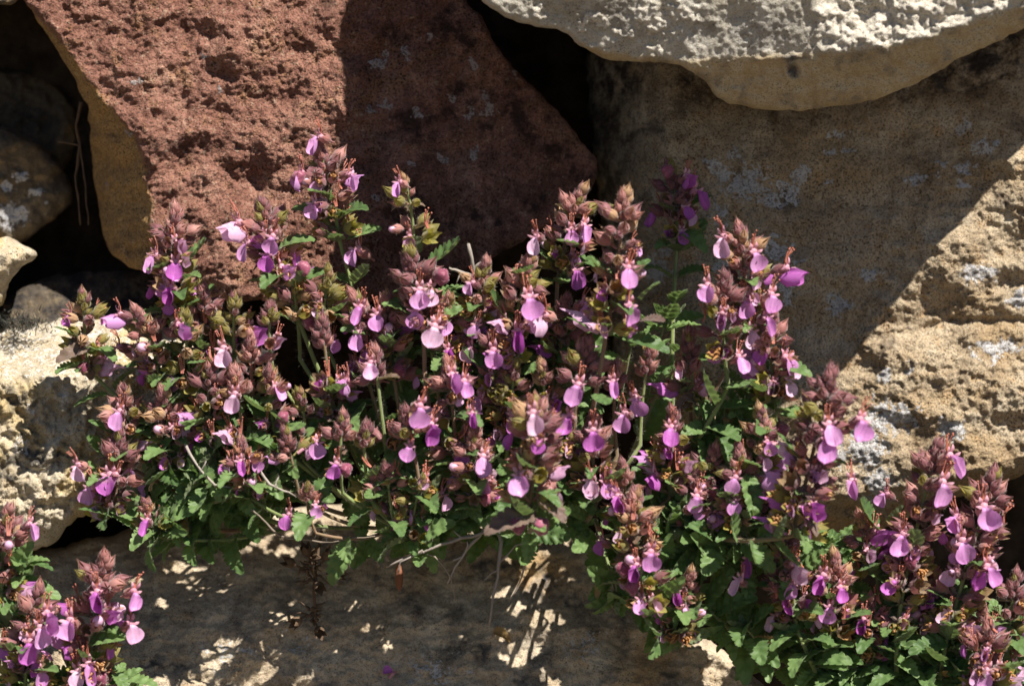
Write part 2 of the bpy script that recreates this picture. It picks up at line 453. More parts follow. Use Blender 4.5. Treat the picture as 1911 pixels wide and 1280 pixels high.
def slab_depth(x, y):
    r = slab_ridge(x) + fbm(x, y, 60, 3, 15) * 6
    up = r - y
    base = slab_base(x)
    top = base + (0.50 - 0.52 * sstep(1470, 1580, x)) * np.minimum(np.maximum(up, 0), 210)
    lit = sstep(1490, 1560, x + fbm(x, y, 50, 3, 4) * 30)
    lump = fbm(x, y, 120, 4, 12, 0.5) * 9 + fbm(x, y, 12, 3, 13, 0.65) * 2.2
    lw = worley(x + fbm(x, y, 24, 2, 2) * 9, y + fbm(x, y, 24, 2, 6) * 9, 26, 8)
    lump = lump + lit * ((0.7 - lw) * 15 + fbm(x, y, 60, 4, 33, 0.6) * 14 + 8)
    crumbs = sstep(0.42, 0.8, slab_white(x, y))
    lump = lump + crumbs * (4 + (0.6 - worley(x, y, 11, 18)) * 7)
    under = base + up * 1.15 + fbm(x, y, 42, 4, 29, 0.6) * 4 + fbm(x, y, 80, 4, 19) * 8 + fbm(x * 0.5, y, 26, 4, 27, 0.6) * 3.5 - np.maximum(0, 0.32 - worley(x, y, 17, 28)) * 9 + fbm(x, y, 10, 3, 14, 0.7) * 1.8
    under = under - blobs(x, y, [(1480, 133, 9, 9)], 2, 4) * 9
    return smin(top + lump, under + 8, 4)


def slab_white(x, y):
    return blobs(x, y, [(1108, 38, 24, 16), (1085, 50, 14, 9), (1160, 62, 14, 8), (1205, 20, 26, 26), (1225, 50, 22, 22), (1222, 92, 14, 12), (1260, 20, 14, 26), (1265, 62, 12, 10), (1290, 28, 20, 12), (1010, 22, 14, 9)], 16, 51)


def slab_mark(x, y):
    r = slab_ridge(x)
    m = np.zeros((len(x), 3))
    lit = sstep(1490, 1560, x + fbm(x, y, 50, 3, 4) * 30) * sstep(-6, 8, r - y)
    m[:, 0] = np.maximum(slab_white(x, y) * 0.9, lit * 0.78)  # pale crumbs, and the rough end painted paler where sun falls
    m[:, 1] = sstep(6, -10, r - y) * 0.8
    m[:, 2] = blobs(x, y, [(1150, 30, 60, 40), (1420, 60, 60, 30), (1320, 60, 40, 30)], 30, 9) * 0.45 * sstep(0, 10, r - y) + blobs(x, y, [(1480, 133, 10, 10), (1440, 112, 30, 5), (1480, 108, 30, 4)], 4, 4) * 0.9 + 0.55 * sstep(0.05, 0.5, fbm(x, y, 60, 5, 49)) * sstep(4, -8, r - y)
    return m


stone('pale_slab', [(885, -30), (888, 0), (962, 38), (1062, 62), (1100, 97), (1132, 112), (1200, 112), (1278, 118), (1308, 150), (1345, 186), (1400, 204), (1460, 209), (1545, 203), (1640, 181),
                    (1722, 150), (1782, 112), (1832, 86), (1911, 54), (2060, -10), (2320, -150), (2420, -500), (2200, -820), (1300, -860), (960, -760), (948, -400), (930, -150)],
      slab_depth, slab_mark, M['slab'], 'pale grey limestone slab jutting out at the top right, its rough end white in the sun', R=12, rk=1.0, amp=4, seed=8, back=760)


# tan block on the right
TAN_LICHEN = [(1392, 342, 34, 28), (1335, 310, 12, 14), (1350, 322, 10, 12), (1370, 290, 10, 6), (1370, 278, 8, 6), (1458, 348, 12, 10), (1500, 322, 10, 12), (1490, 330, 14, 10), (1548, 340, 10, 6), (1550, 285, 12, 7),
              (1588, 278, 14, 7), (1565, 252, 14, 5), (1832, 278, 18, 13), (1804, 313, 14, 9), (1710, 336, 14, 10), (1750, 326, 8, 5), (1758, 310, 5, 4), (1800, 238, 14, 7), (1858, 262, 5, 6),
              (1445, 375, 18, 10), (1475, 368, 14, 12), (1475, 355, 8, 6), (1345, 400, 8, 16), (1340, 378, 6, 6), (1350, 500, 16, 20), (1400, 470, 14, 14), (1455, 468, 20, 16), (1567, 570, 20, 14), (1620, 510, 18, 10), (1490, 490, 8, 8),
              (1468, 545, 12, 24), (1440, 460, 16, 20), (1800, 345, 14, 9), (1225, 505, 20, 26), (1240, 470, 12, 10), (1860, 650, 36, 16), (1660, 780, 46, 26), (1620, 830, 30, 40), (1650, 700, 10, 12), (1900, 560, 20, 14), (1830, 510, 30, 14), (1700, 690, 12, 8), (1640, 900, 24, 20), (1560, 850, 18, 18), (1775, 800, 24, 14)]


def tan_depth(x, y):
    h = -64 - 0.35 * np.maximum(300 - y, 0) - 1.1 * np.maximum(1250 - x + 0.12 * (y - 300), 0) - 0.012 * np.maximum(1225 - x, 0) ** 1.5 - 0.02 * np.maximum(y - 500, 0)
    lit = sstep(1500, 1680, x + 0.42 * (y - 560) + fbm(x, y, 90, 3, 24) * 40) * sstep(230, 330, y)
    bed = y + fbm(x, y, 260, 3, 61) * 26 + 0.03 * x
    led = sstep(672, 690, bed) * sstep(1560, 1660, x) * 16 + sstep(742, 752, bed) * 7 - sstep(560, 600, bed) * 6 * lit
    lump = fbm(x, y, 170, 4, 31, 0.5) * 20 + fbm(x * 0.75, y, 80, 5, 35, 0.56) * (6 + 11 * lit) + (0.6 - worley(x + 12 * fbm(x, y, 25, 3, 5), y + 9 * fbm(x, y, 21, 3, 6), 30, 37)) * (1 + 3 * lit) + fbm(x, y, 13, 3, 39, 0.75) * (1.6 + 2.0 * lit)
    crack = -10 * np.exp(-((bed - 664) / 7) ** 2) * sstep(1600, 1700, x)
    foot = -np.maximum(y - (interp(x, [(1400, 940), (1640, 915), (1780, 885), (1911, 850), (2300, 760)])), 0) * 1.3
    return h + lump + led + crack + foot


def tan_mark(x, y):
    m = np.zeros((len(x), 3))
    m[:, 0] = blobs(x, y, [(a, b, c * 1.3, d * 1.3) for a, b, c, d in TAN_LICHEN], 12, 71) * 0.80
    m[:, 1] = sstep(0.0, 0.6, fbm(x * 0.5, y, 140, 4, 73)) * 0.5 + 0.5 * sstep(0, 40, y - interp(x, [(1400, 940), (1640, 915), (1780, 885), (1911, 850), (2300, 760)]))
    m[:, 2] = 0.55 * sstep(0.05, 0.5, fbm(x * 0.6, y, 90, 6, 75, 0.6)) * sstep(520, 200, y) + 0.5 * sstep(250, 120, y) + 0.8 * sstep(1240, 1130, x + fbm(x, y, 70, 3, 79) * 40) + blobs(x, y, [(1470, 375, 30, 20), (1655, 640, 12, 14), (1540, 225, 20, 8), (1760, 840, 30, 24), (1880, 370, 30, 14)], 14, 76) * 0.7  # stains, plus shade painted in under the slab and along the left edge
    return m


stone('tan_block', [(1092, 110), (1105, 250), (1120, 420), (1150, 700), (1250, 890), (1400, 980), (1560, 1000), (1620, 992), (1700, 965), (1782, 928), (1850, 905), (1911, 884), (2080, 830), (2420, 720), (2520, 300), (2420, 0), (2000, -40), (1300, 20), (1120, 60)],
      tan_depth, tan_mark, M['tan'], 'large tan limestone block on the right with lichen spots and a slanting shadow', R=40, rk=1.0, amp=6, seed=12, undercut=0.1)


# cream block on the left
def cream_depth(x, y):
    edge = 712 + fbm(x, y * 0.3, 90, 3, 81) * 16
    front = 40 + fbm(x, y, 150, 4, 82, 0.5) * 16 - 0.1 * np.maximum(y - 850, 0)
    lump = np.abs(fbm(x, y, 70, 5, 83, 0.6)) * -24 + (0.6 - worley(x + 8 * fbm(x, y, 20, 2, 1), y, 24, 84)) * 11 + fbm(x, y, 11, 3, 85, 0.7) * 3.2
    top = 44 - (edge - y) * 1.5 + fbm(x, y, 80, 4, 86) * 9 + fbm(x, y, 12, 3, 87, 0.7) * 2.0
    under = 30 - (y - interp(x, [(-200, 1040), (0, 985), (90, 975), (160, 930), (300, 880)])) * 1.2 + fbm(x, y, 30, 3, 80) * 4
    return smin(smin(front + lump, top, 10), under, 10)


def cream_mark(x, y):
    m = np.zeros((len(x), 3))
    m[:, 0] = sstep(730, 700, y) * 0.45 + blobs(x, y, [(40, 830, 20, 16), (110, 740, 26, 12), (60, 760, 12, 10)], 12, 88) * 0.6
    m[:, 1] = sstep(0.0, 0.5, fbm(x, y, 100, 4, 89)) * 0.7
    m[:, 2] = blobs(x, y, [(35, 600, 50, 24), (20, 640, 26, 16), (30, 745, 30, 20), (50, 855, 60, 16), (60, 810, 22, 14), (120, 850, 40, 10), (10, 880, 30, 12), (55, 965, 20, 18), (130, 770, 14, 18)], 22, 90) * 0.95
    return m


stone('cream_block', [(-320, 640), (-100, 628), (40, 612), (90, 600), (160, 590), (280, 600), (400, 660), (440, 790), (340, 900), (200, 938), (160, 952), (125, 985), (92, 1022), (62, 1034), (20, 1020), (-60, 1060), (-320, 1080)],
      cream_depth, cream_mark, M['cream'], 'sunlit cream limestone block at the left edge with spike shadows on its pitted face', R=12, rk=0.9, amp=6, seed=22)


# small stones seen in the gap on the left
def simple_depth(h0, gx, gy, a, seed, r=60):
    def f(x, y):
        return h0 + gx * x + gy * y + fbm(x, y, 110, 4, seed, 0.5) * a + np.abs(fbm(x, y, 60, 4, seed + 1, 0.55)) * -a * 0.8 + fbm(x, y, 11, 3, seed + 2, 0.7) * 2
    return f


def mk_blob(l, dark=(), seed=1, alt=0.3):
    def f(x, y):
        m = np.zeros((len(x), 3))
        if l: m[:, 0] = blobs(x, y, l, 7, seed) * 0.85
        m[:, 1] = sstep(-0.1, 0.5, fbm(x, y, 90, 4, seed + 3)) * alt
        m[:, 2] = sstep(0.0, 0.5, fbm(x, y, 60, 4, seed + 5)) * 0.6
        return m
    return f


stone('grey_stone', [(-260, 190), (-60, 215), (40, 250), (92, 285), (122, 318), (136, 350), (126, 385), (95, 415), (50, 445), (-20, 470), (-260, 480)],
      simple_depth(-190, 0.1, -0.05, 18, 101), mk_blob([(66, 360, 16, 12), (20, 400, 30, 26), (40, 330, 14, 10), (10, 350, 14, 8), (88, 380, 4, 3)], (), 102, 0.9), M['grey'],
      'shaded grey rounded stone with lichen spots in the left gap', R=70, rk=0.9, amp=5, seed=31)
stone('brown_stone', [(-260, 120), (0, 128), (70, 140), (122, 170), (146, 215), (140, 290), (100, 340), (-260, 340)],
      simple_depth(-420, 0.1, 0.0, 24, 111), mk_blob([], (), 112, 0.8), M['grey'], 'dim brown stone deep behind the grey rounded stone', R=50, rk=0.9, amp=5, seed=32)
stone('jutting_stone', [(-260, 420), (-40, 448), (8, 440), (34, 458), (74, 463), (66, 480), (34, 505), (14, 535), (4, 570), (-30, 590), (-260, 600)],
      lambda x, y: 30 - 0.25 * (x - 20) - 0.7 * np.maximum(476 + 0.2 * x - y, 0) - 0.9 * np.maximum(y - 505 + x * 0.7, 0) + fbm(x, y, 40, 4, 121) * 10 + fbm(x, y, 10, 3, 122) * 2.4,
      mk_blob([], (), 123, 0.9), M['cream'], 'small sunlit cream stone tip poking in at the left edge', R=10, amp=5, seed=33)
stone('ledge_stone', [(0, 560), (60, 525), (140, 508), (300, 505), (440, 560), (520, 660), (400, 700), (150, 700), (20, 640)],
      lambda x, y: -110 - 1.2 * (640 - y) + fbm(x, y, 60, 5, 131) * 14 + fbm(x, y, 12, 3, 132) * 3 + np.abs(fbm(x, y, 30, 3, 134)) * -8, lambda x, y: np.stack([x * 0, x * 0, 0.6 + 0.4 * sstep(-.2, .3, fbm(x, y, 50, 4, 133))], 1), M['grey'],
      'dark mossy ledge stone in shade under the red block', R=18, amp=6, seed=34)
stone('corner_stone', [(-420, -10), (-160, 2), (-40, 6), (20, 9), (40, 4), (46, -16), (-30, -200), (-140, -420), (-420, -420)],
      simple_depth(10, 0, 0, 8, 141), mk_blob([], (), 142, 0.8), M['grey'], 'olive brown stone just showing in the top left corner', R=10, amp=3, seed=35)


# lower slab
def lower_depth(x, y):
    h = -150 + 0.80 * np.minimum(y - 1000, 170) + 0.42 * np.maximum(y - 1170, 0)
    lump = fbm(x, y, 210, 4, 151, 0.5) * 22 + fbm(x * 0.7, y, 60, 5, 152, 0.6) * 12 + fbm(x, y, 12, 3, 153, 0.7) * 2.2
    lump = lump - 14 * np.exp(-(((x - 1010) / 60) ** 2 + ((y - 1090) / 40) ** 2))
    cut = -0.7 * np.maximum(x - interp(y, [(950, 1160), (1040, 1200), (1160, 1270), (1280, 1400), (1500, 1500)]), 0)
    return h + lump + cut


def lower_mark(x, y):
    m = np.zeros((len(x), 3))
    m[:, 0] = blobs(x, y, [(440, 1215, 50, 24), (800, 1250, 70, 26), (560, 1200, 40, 20), (390, 1215, 24, 12), (1090, 1200, 40, 30)], 22, 161) * 0.5
    m[:, 1] = blobs(x, y, [(1210, 1250, 60, 60), (1000, 1060, 60, 36), (1160, 1040, 40, 30)], 22, 163) * 0.9
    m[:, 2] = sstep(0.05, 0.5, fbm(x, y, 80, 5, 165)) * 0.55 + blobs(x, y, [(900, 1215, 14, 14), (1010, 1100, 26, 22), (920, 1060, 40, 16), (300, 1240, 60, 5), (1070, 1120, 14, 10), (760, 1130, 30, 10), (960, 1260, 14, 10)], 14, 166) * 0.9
    return m


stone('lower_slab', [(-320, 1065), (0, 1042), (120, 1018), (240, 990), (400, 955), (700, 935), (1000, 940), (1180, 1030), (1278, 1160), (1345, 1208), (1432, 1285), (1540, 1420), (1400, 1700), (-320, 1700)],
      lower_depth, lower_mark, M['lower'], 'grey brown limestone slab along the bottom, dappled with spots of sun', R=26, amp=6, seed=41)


# earth behind the wall and an unseen ground added in front to bounce light
def sheet(name, xs, ys, zfun, mat):
    vs = [zfun(x, y) for y in ys for x in xs]
    n = len(xs)
    fs = [(j * n + i, j * n + i + 1, (j + 1) * n + i + 1, (j + 1) * n + i) for j in range(len(ys) - 1) for i in range(n - 1)]
    me = bpy.data.meshes.new(name); me.from_pydata(vs, [], fs); me.materials.append(mat)
    me.polygons.foreach_set('use_smooth', [True] * len(fs))
    o = link(name, me); o['kind'] = 'structure'
    return o


def bank_pt(px, py):
    w = float(fbm(np.array([px]), np.array([py]), 160, 4, 171)[0])
    return P(px, py, -470 + 40 * w + 0.10 * max(py - 640, 0) + 0.9 * max(0, py - 1290))


sheet('earth_bank', [-1500 + 60 * i for i in range(82)], [-1500 + 60 * i for i in range(62)], bank_pt, M['soil'])
sheet('ground', [-8 + 0.5 * i for i in range(33)], [-14 + 0.5 * i for i in range(31)], lambda x, y: (x, y, -0.42 + 0.01 * math.sin(3 * x) * math.cos(2.3 * y)), M['dust'])


# ------------------------------------------------------------------ plant part meshes (millimetres, +Y outward, +Z up)
class MB:
    def __init__(self): self.v = []; self.f = []; self.mi = []

    def grid(self, rows, mi=0, closed=False):
        b = len(self.v); n = len(rows[0])
        for r in rows: self.v += [tuple(p) for p in r]
        for j in range(len(rows) - 1):
            for i in range(n if closed else n - 1):
                k = (i + 1) % n
                self.f.append((b + j * n + i, b + j * n + k, b + (j + 1) * n + k, b + (j + 1) * n + i)); self.mi.append(mi)

    def tube(self, pts, rad, seg=6, mi=0):
        rows = []
        up = Vector((0.123, 0.37, 0.9)).normalized()
        for i, p in enumerate(pts):
            p = Vector(p)
            d = (Vector(pts[min(i + 1, len(pts) - 1)]) - Vector(pts[max(i - 1, 0)])).normalized()
            a = d.cross(up)
            if a.length < 1e-3: a = d.cross(Vector((1, 0, 0)))
            a.normalize(); b = d.cross(a)
            r = rad[i] if isinstance(rad, (list, tuple)) else rad
            rows.append([p + (a * math.cos(2 * math.pi * k / seg) + b * math.sin(2 * math.pi * k / seg)) * r for k in range(seg)])
        self.grid(rows, mi, True)
        self.f.append(tuple(range(len(self.v) - seg, len(self.v)))); self.mi.append(mi)

    def ball(self, c, r, mi=0, n=8, m=6, sq=(1, 1, 1)):
        c = Vector(c)
        rows = [[c + Vector((math.sin(math.pi * j / m) * math.cos(2 * math.pi * i / n) * r * sq[0], math.sin(math.pi * j / m) * math.sin(2 * math.pi * i / n) * r * sq[1], -math.cos(math.pi * j / m) * r * sq[2])) for i in range(n)] for j in range(m + 1)]
        self.grid(rows, mi, True)

    def hair(self, p, d, l, w, mi, R):
        p = Vector(p); d = Vector(d).normalized()
        a = d.cross(Vector((R.uniform(-1, 1), R.uniform(-1, 1), R.uniform(-1, 1))))
        if a.length < 1e-4: return
        a.normalize(); b = len(self.v)
        bend = Vector((R.uniform(-1, 1), R.uniform(-1, 1), R.uniform(-1, 1))) * l * 0.25
        m_ = p + d * l * 0.55 + bend * 0.3
        self.v += [tuple(p - a * w), tuple(p + a * w), tuple(m_ + a * w * 0.7), tuple(m_ - a * w * 0.7), tuple(p + d * l + bend)]
        self.f += [(b, b + 1, b + 2, b + 3), (b + 3, b + 2, b + 4)]; self.mi += [mi, mi]

    def mesh(self, name, mats, scale=MM):
        me = bpy.data.meshes.new(name)
        me.from_pydata([(x * scale, y * scale, z * scale) for x, y, z in self.v], [], self.f)
        for m in mats: me.materials.append(m)
        me.polygons.foreach_set('material_index', self.mi)
        me.polygons.foreach_set('use_smooth', [True] * len(self.f))
        me.update()
        return me


def leaf_mesh(name, L, W, bend, fold, teeth, mats, seed, curl=0.0, hairs=24):
    R = random.Random(seed); mb = MB()
    nu, nv = teeth * 5 + 1, 10
    tw = R.uniform(-0.35, 0.35)
    rows = []
    for i in range(nu):
        u = i / (nu - 1)
        env = (math.sin(math.pi * min(1, (u * 0.90 + 0.06)) ** 0.86)) ** 0.62 if u < 1 else 0.3
        env = max(env, 0.10)
        if u < 0.10: env = 0.13 + (env - 0.13) * (u / 0.10) ** 1.3
        ph = (u * teeth) % 1.0
        tooth = 1 + (0.26 * (math.sin(math.pi * ph) ** 0.55) - 0.15) * (1 if 0.08 < u else 0)
        ang = bend * u * u
        yc = L * (u - 0.12 * bend * bend * u ** 3); zc = -L * math.sin(ang) * u * 0.55
        row = []
        for j in range(nv + 1):
            v = 2 * j / nv - 1
            av = abs(v)
            w = W * 0.5 * env * (tooth if av > 0.9 else 1)
            x = v * w
            z = zc + fold * av * w + curl * av * av * w
            vein = math.cos(2 * math.pi * (u * teeth * 0.5 - av * 0.75))
            z += 0.42 * vein * math.sin(math.pi * min(av, 1) ** 0.8) * min(1, env * 1.4)
            z += 0.10 * math.sin(2 * math.pi * (u * teeth - av * 1.3)) * av
            if av < 0.06: z -= 0.22
            x2 = x * math.cos(tw * u) - (z - zc) * math.sin(tw * u)
            z2 = zc + x * math.sin(tw * u) + (z - zc) * math.cos(tw * u)
            row.append((x2, yc - 0.18 * av * w + (0.1 * (tooth - 1) * L if av > 0.9 else 0), z2))
        rows.append(row)
    mb.grid(rows, 0)
    for _ in range(hairs):
        r = R.choice(rows[2:]); p = r[0] if R.random() < 0.5 else r[-1]
        sx = -1 if p is r[0] else 1
        mb.hair(p, (sx * R.uniform(.3, 1), R.uniform(-.2, .8), R.uniform(-.4, .6)), R.uniform(.35, .8), .017, 1, R)
    return mb.mesh(name, mats)


def calyx_into(mb, L, T, r1, openn, seed, mi=0, hmi=1, hairs=64, axis=Vector((0, 1, 0)), org=Vector((0, 0, 0)), ped=1.6):
    R = random.Random(seed)
    axis = axis.normalized(); a = axis.cross(Vector((0, 0, 1))).normalized(); b = axis.cross(a)
    seg = 30; rows = []

    def pt(y, r, th): return org + axis * y + (a * math.cos(th) + b * math.sin(th)) * r
    nr = 6
    for k in range(nr + 1):
        u = k / nr
        r = 0.42 + (r1 - 0.42) * math.sin(math.pi * 0.5 * min(1, u * 1.35)) - (0.12 * r1 * max(0, u - 0.6) if openn < 0.5 else 0)
        rows.append([pt(ped + L * u, r * (1 + 0.05 * math.cos(10 * 2 * math.pi * i / seg)), 2 * math.pi * i / seg) for i in range(seg)])
    rt = R.uniform(0, 0.3)
    for k in (1, 2, 3):
        w = k / 3; row = []
        for i in range(seg):
            ph = (i * 5 / seg) % 1.0
            tooth = max(0.0, 1 - abs(2 * ph - 1))               # 1 at the tooth tip
            ext = T * w * tooth ** 1.15
            rr = r1 * (1 + openn * 0.35 * w * tooth - (1 - openn) * 0.55 * w * tooth)
            th = 2 * math.pi * i / seg
            row.append(pt(ped + L + ext, max(0.12, rr), th))
        rows.append(row)
    mb.grid(rows, mi, True)
    mb.tube([org - axis * 0.6, org + axis * (ped * 0.5), org + axis * (ped + 0.2)], [0.36, 0.32, 0.45], 6, mi)
    for _ in range(hairs):
        th = R.uniform(0, 2 * math.pi); y = R.uniform(0.0, 1.15)
        d = (a * math.cos(th) + b * math.sin(th)) * R.uniform(.5, 1) + axis * R.uniform(0, .8)
        mb.hair(pt(ped + L * y, r1 * min(1, .45 + y * .8) * (0.85 if y > 1 else 1), th), d, R.uniform(.45, 1.05), .021, hmi, R)


def calyx_mesh(name, mat, L, T, r1, openn, seed, hairs=70, inner=None):
    mb = MB()
    calyx_into(mb, L, T, r1, openn, seed, hairs=hairs)
    mats = [mat, M['hair']]
    if inner == 'wither':                                        # shrivelled corolla in the mouth
        R = random.Random(seed + 5)
        for k in range(6):
            p = [Vector((R.uniform(-.7, .7), 1.6 + L * .8, R.uniform(-.7, .7)))]
            for _ in range(4): p.append(p[-1] + Vector((R.uniform(-.7, .7), R.uniform(.2, .8), R.uniform(-.7, .7))))
            mb.tube(p, [.4, .5, .42, .3, .12], 5, 2)
        mats.append(M['withered'])
    if inner == 'petal':                                         # corolla about to unfold
        mb.ball((0, 1.6 + L + .9, 0), 1.35, 2, 10, 8, (1, 1.25, 1))
        mats.append(M['petal_pale'])
    return mb.mesh(name, mats)


def corolla_mesh(name, seed, style):
    R = random.Random(seed); mb = MB()
    nu, nv = 18, 12
    W = R.uniform(2.6, 3.3); L = R.uniform(5.9, 7.2); cup = R.uniform(0.9, 2.6); curl = R.uniform(-1.6, 1.9); asym = R.uniform(-.7, .7); notch = R.uniform(0, .9)
    sidew = 1.0
    if style == 'closed': W *= 0.55; cup *= 2.2
    if style == 'tight': W *= 0.4; L *= .8; cup *= 3
    rows = []
    ph = R.uniform(0, 6.28)
    for i in range(nu + 1):
        u = i / nu
        if u < 0.2: w = 0.8 + 0.6 * (u / 0.2) ** 2
        else:
            t = (u - 0.2) / 0.8
            w = 1.4 + (W - 1.4) * math.sin(min(t / 0.55, 1) * math.pi / 2) if t < 0.55 else W * math.sqrt(max(0, 1 - ((t - 0.55) / 0.45) ** 2.2))
        w = max(w, 0.16)
        z = 2.3 - L * (0.06 * u + 0.94 * u ** 1.12); y = 6.0 + 2.6 * math.sin(min(u * 2.2, 1.57)) - 1.2 * u * u + curl * u * u
        row = []
        for j in range(nv + 1):
            v = 2 * j / nv - 1
            x = v * w
            yy = y + cup * v * v * (w / W) ** 1.2 * 1.3 - 0.9 * cup * math.sin(math.pi * max(0, (u - .2) / .8)) * 0.8
            yy += 0.34 * math.sin(5 * v + ph + 5 * u) * u * abs(v) + asym * v * u * 1.6 - 0.25 * math.exp(-(v / .12) ** 2) * u
            row.append((x * (1 + .05 * math.sin(9 * u + ph)) + asym * u * u, yy, z + 0.35 * abs(v) ** 2 * (u > .28) + notch * max(0, u - .8) * 5 * math.exp(-(v / .3) ** 2) * .5))
        rows.append(row)
    mb.grid(rows, 0)

    def lobe(base, tip, w, mi):
        base, tip = Vector(base), Vector(tip); d = tip - base
        s = d.cross(Vector((0.1, 1, 0.2))).normalized()
        rr = []
        for k in range(7):
            t = k / 6
            ww = w * (0.45 + 1.1 * t * (1 - t) * 2.2) * (1 - t ** 3) + 0.05
            c = base + d * t + Vector((0, 0.5 * math.sin(math.pi * t), 0))
            rr.append([c - s * ww, c + Vector((0, 0.15, 0)), c + s * ww])
        mb.grid(rr, mi)
    for sx in (-1, 1):
        lobe((sx * .55, 6.6, 1.9), (sx * R.uniform(1.9, 2.7), R.uniform(7.0, 8.2), R.uniform(1.9, 3.2)), .42, 1)
        lobe((sx * .6, 5.6, 2.9), (sx * R.uniform(.8, 1.6), R.uniform(6.0, 7.0), R.uniform(4.6, 5.8)), .55, 1)
    mb.tube([(0, 2.6, .8), (0, 4.4, 1.5), (0, 5.8, 2.3), (0, 6.5, 2.3)], [.8, 1.0, 1.15, .9], 10, 1)
    return mb


CORO = []
for i, st in enumerate(('open',) * 9 + ('closed',) * 3 + ('tight',) * 3):
    mb = corolla_mesh('c', 200 + i, st)
    for pm in ('petal', 'petal_deep', 'petal_pale'):
        b2 = MB(); b2.v, b2.f, b2.mi = mb.v, mb.f, mb.mi
        CORO.append((st, pm, b2.mesh('corolla', [M[pm], M['throat']])))
STAM = []
for i in range(4):
    R = random.Random(300 + i); mb = MB()
    for k in range(4):
        x = (k - 1.5) * .42; h = R.uniform(4.2, 6.0); fw = R.uniform(.6, 2.6)
        p = [(x * .5, 5.6, 2.8), (x * .9, 5.5, 2.8 + h * .35), (x * 1.2, 5.7 + fw * .3, 2.8 + h * .7), (x * 1.5 + R.uniform(-.3, .3), 5.9 + fw * .8, 2.8 + h)]
        mb.tube(p, [.24, .21, .17, .13], 5, 0)
        mb.ball(p[-1], .32, 0, 6, 4)
    STAM.append(mb.mesh('stamens', [M['stamen']]))
FCAL = []
for i in range(3):
    for c in ('calyx_purple', 'calyx_pink'):
        mb = MB(); calyx_into(mb, 3.6, 1.9, 1.75, .35, 320 + i, axis=Vector((0, 1, .38)), ped=1.0)
        FCAL.append(mb.mesh('flower_calyx', [M[c], M['hair']]))
CAL = {}
for c in ('calyx_purple', 'calyx_pink', 'calyx_olive', 'calyx_tan'):
    CAL[c, 'shut'] = [calyx_mesh(c, M[c], 3.3, 3.3, 1.7, -.65, 340 + i) for i in range(3)]
    CAL[c, 'half'] = [calyx_mesh(c, M[c], 3.8, 2.3, 1.8, .25, 350 + i, inner='wither' if i == 1 else ('petal' if i == 2 and c == 'calyx_pink' else None)) for i in range(3)]
    CAL[c, 'cup'] = [calyx_mesh(c, M[c], 3.8, 1.9, 2.1, .9, 360 + i, inner='wither' if i == 2 else None) for i in range(3)]
BALL = []
for i in range(4):
    R = random.Random(380 + i); mb = MB()
    calyx_into(mb, 2.2, 1.5, 1.75, .45, 385 + i, mi=2, hairs=34, ped=1.2)
    b0 = len(mb.v)
    mb.ball((0, 4.3, 0), 1.95, 0, 20, 14, (1, 1, 1.15))
    tw = R.uniform(.5, 1.1); sk = R.uniform(-.25, .25)
    v2 = []
    for (x, y, z) in mb.v[b0:]:
        a = math.atan2(z, x); q = (y - 4.3) / 2.0
        k = 1 + .13 * math.sin(3 * a + tw * q * 2) + .07 * math.sin(7 * a - 2 * q)
        v2.append((x * k + sk * q, y + .25 * math.sin(2 * a), z * k))
    mb.v[b0:] = v2
    for _ in range(60):
        d = Vector((R.uniform(-1, 1), R.uniform(-.2, 1), R.uniform(-1, 1))).normalized()
        mb.hair(Vector((0, 4.3, 0)) + d * 1.9, d, R.uniform(.35, .8), .02, 1, R)
    BALL.append(mb.mesh('bud', [M['ball'], M['hair'], M['calyx_purple']]))
LEAF = [leaf_mesh('leaf', 11.5, 5.6, b, f, 8, [M['leaf'], M['hair']], 400 + i, c) for i, (b, f, c) in enumerate(((.3, .3, 0), (.7, .2, .15), (-.3, .45, 0), (1.0, .1, .2), (.5, .6, 0), (.1, .15, -.2)))]
LEAFP = [leaf_mesh('purple_leaf', 11.5, 5.8, b, f, 7, [M['leaf_purple'], M['hair']], 420 + i, 0, 50) for i, (b, f) in enumerate(((.4, .3), (.8, .2)))]
LEAFD = [leaf_mesh('dry_leaf', 10, 4.6, b, f, 7, [M['leaf_dry'], M['hair']], 430 + i, .5, 4) for i, (b, f) in enumerate(((1.3, .7), (-.9, .9)))]
BRACT = [leaf_mesh('bract', 6.5, 3.5, b, f, 4, [M['bract'], M['hair']], 440 + i, 0, 40) for i, (b, f) in enumerate(((.3, .5), (-.4, .5), (.7, .3), (.0, .8)))]
BRACTP = [leaf_mesh('bract', 6.0, 3.4, b, f, 4, [M['leaf_purple'], M['hair']], 450 + i, 0, 40) for i, (b, f) in enumerate(((.3, .5), (-.4, .6)))]


def rot(dy, up):
    y = Vector(dy).normalized(); z = Vector(up)
    x = y.cross(z)
    if x.length < 1e-4: x = y.cross(Vector((0.3, 0.9, 0.1)))
    x.normalize(); z = x.cross(y)
    return Matrix(((x.x, y.x, z.x), (x.y, y.y, z.y), (x.z, y.z, z.z)))


def place(name, mesh, parent, origin, R3, sc):
    """part in world coordinates under an unrotated parent empty"""
    m = Matrix.Translation(origin - parent.location) @ (R3 * sc).to_4x4()
    return link(name, mesh, parent, m)


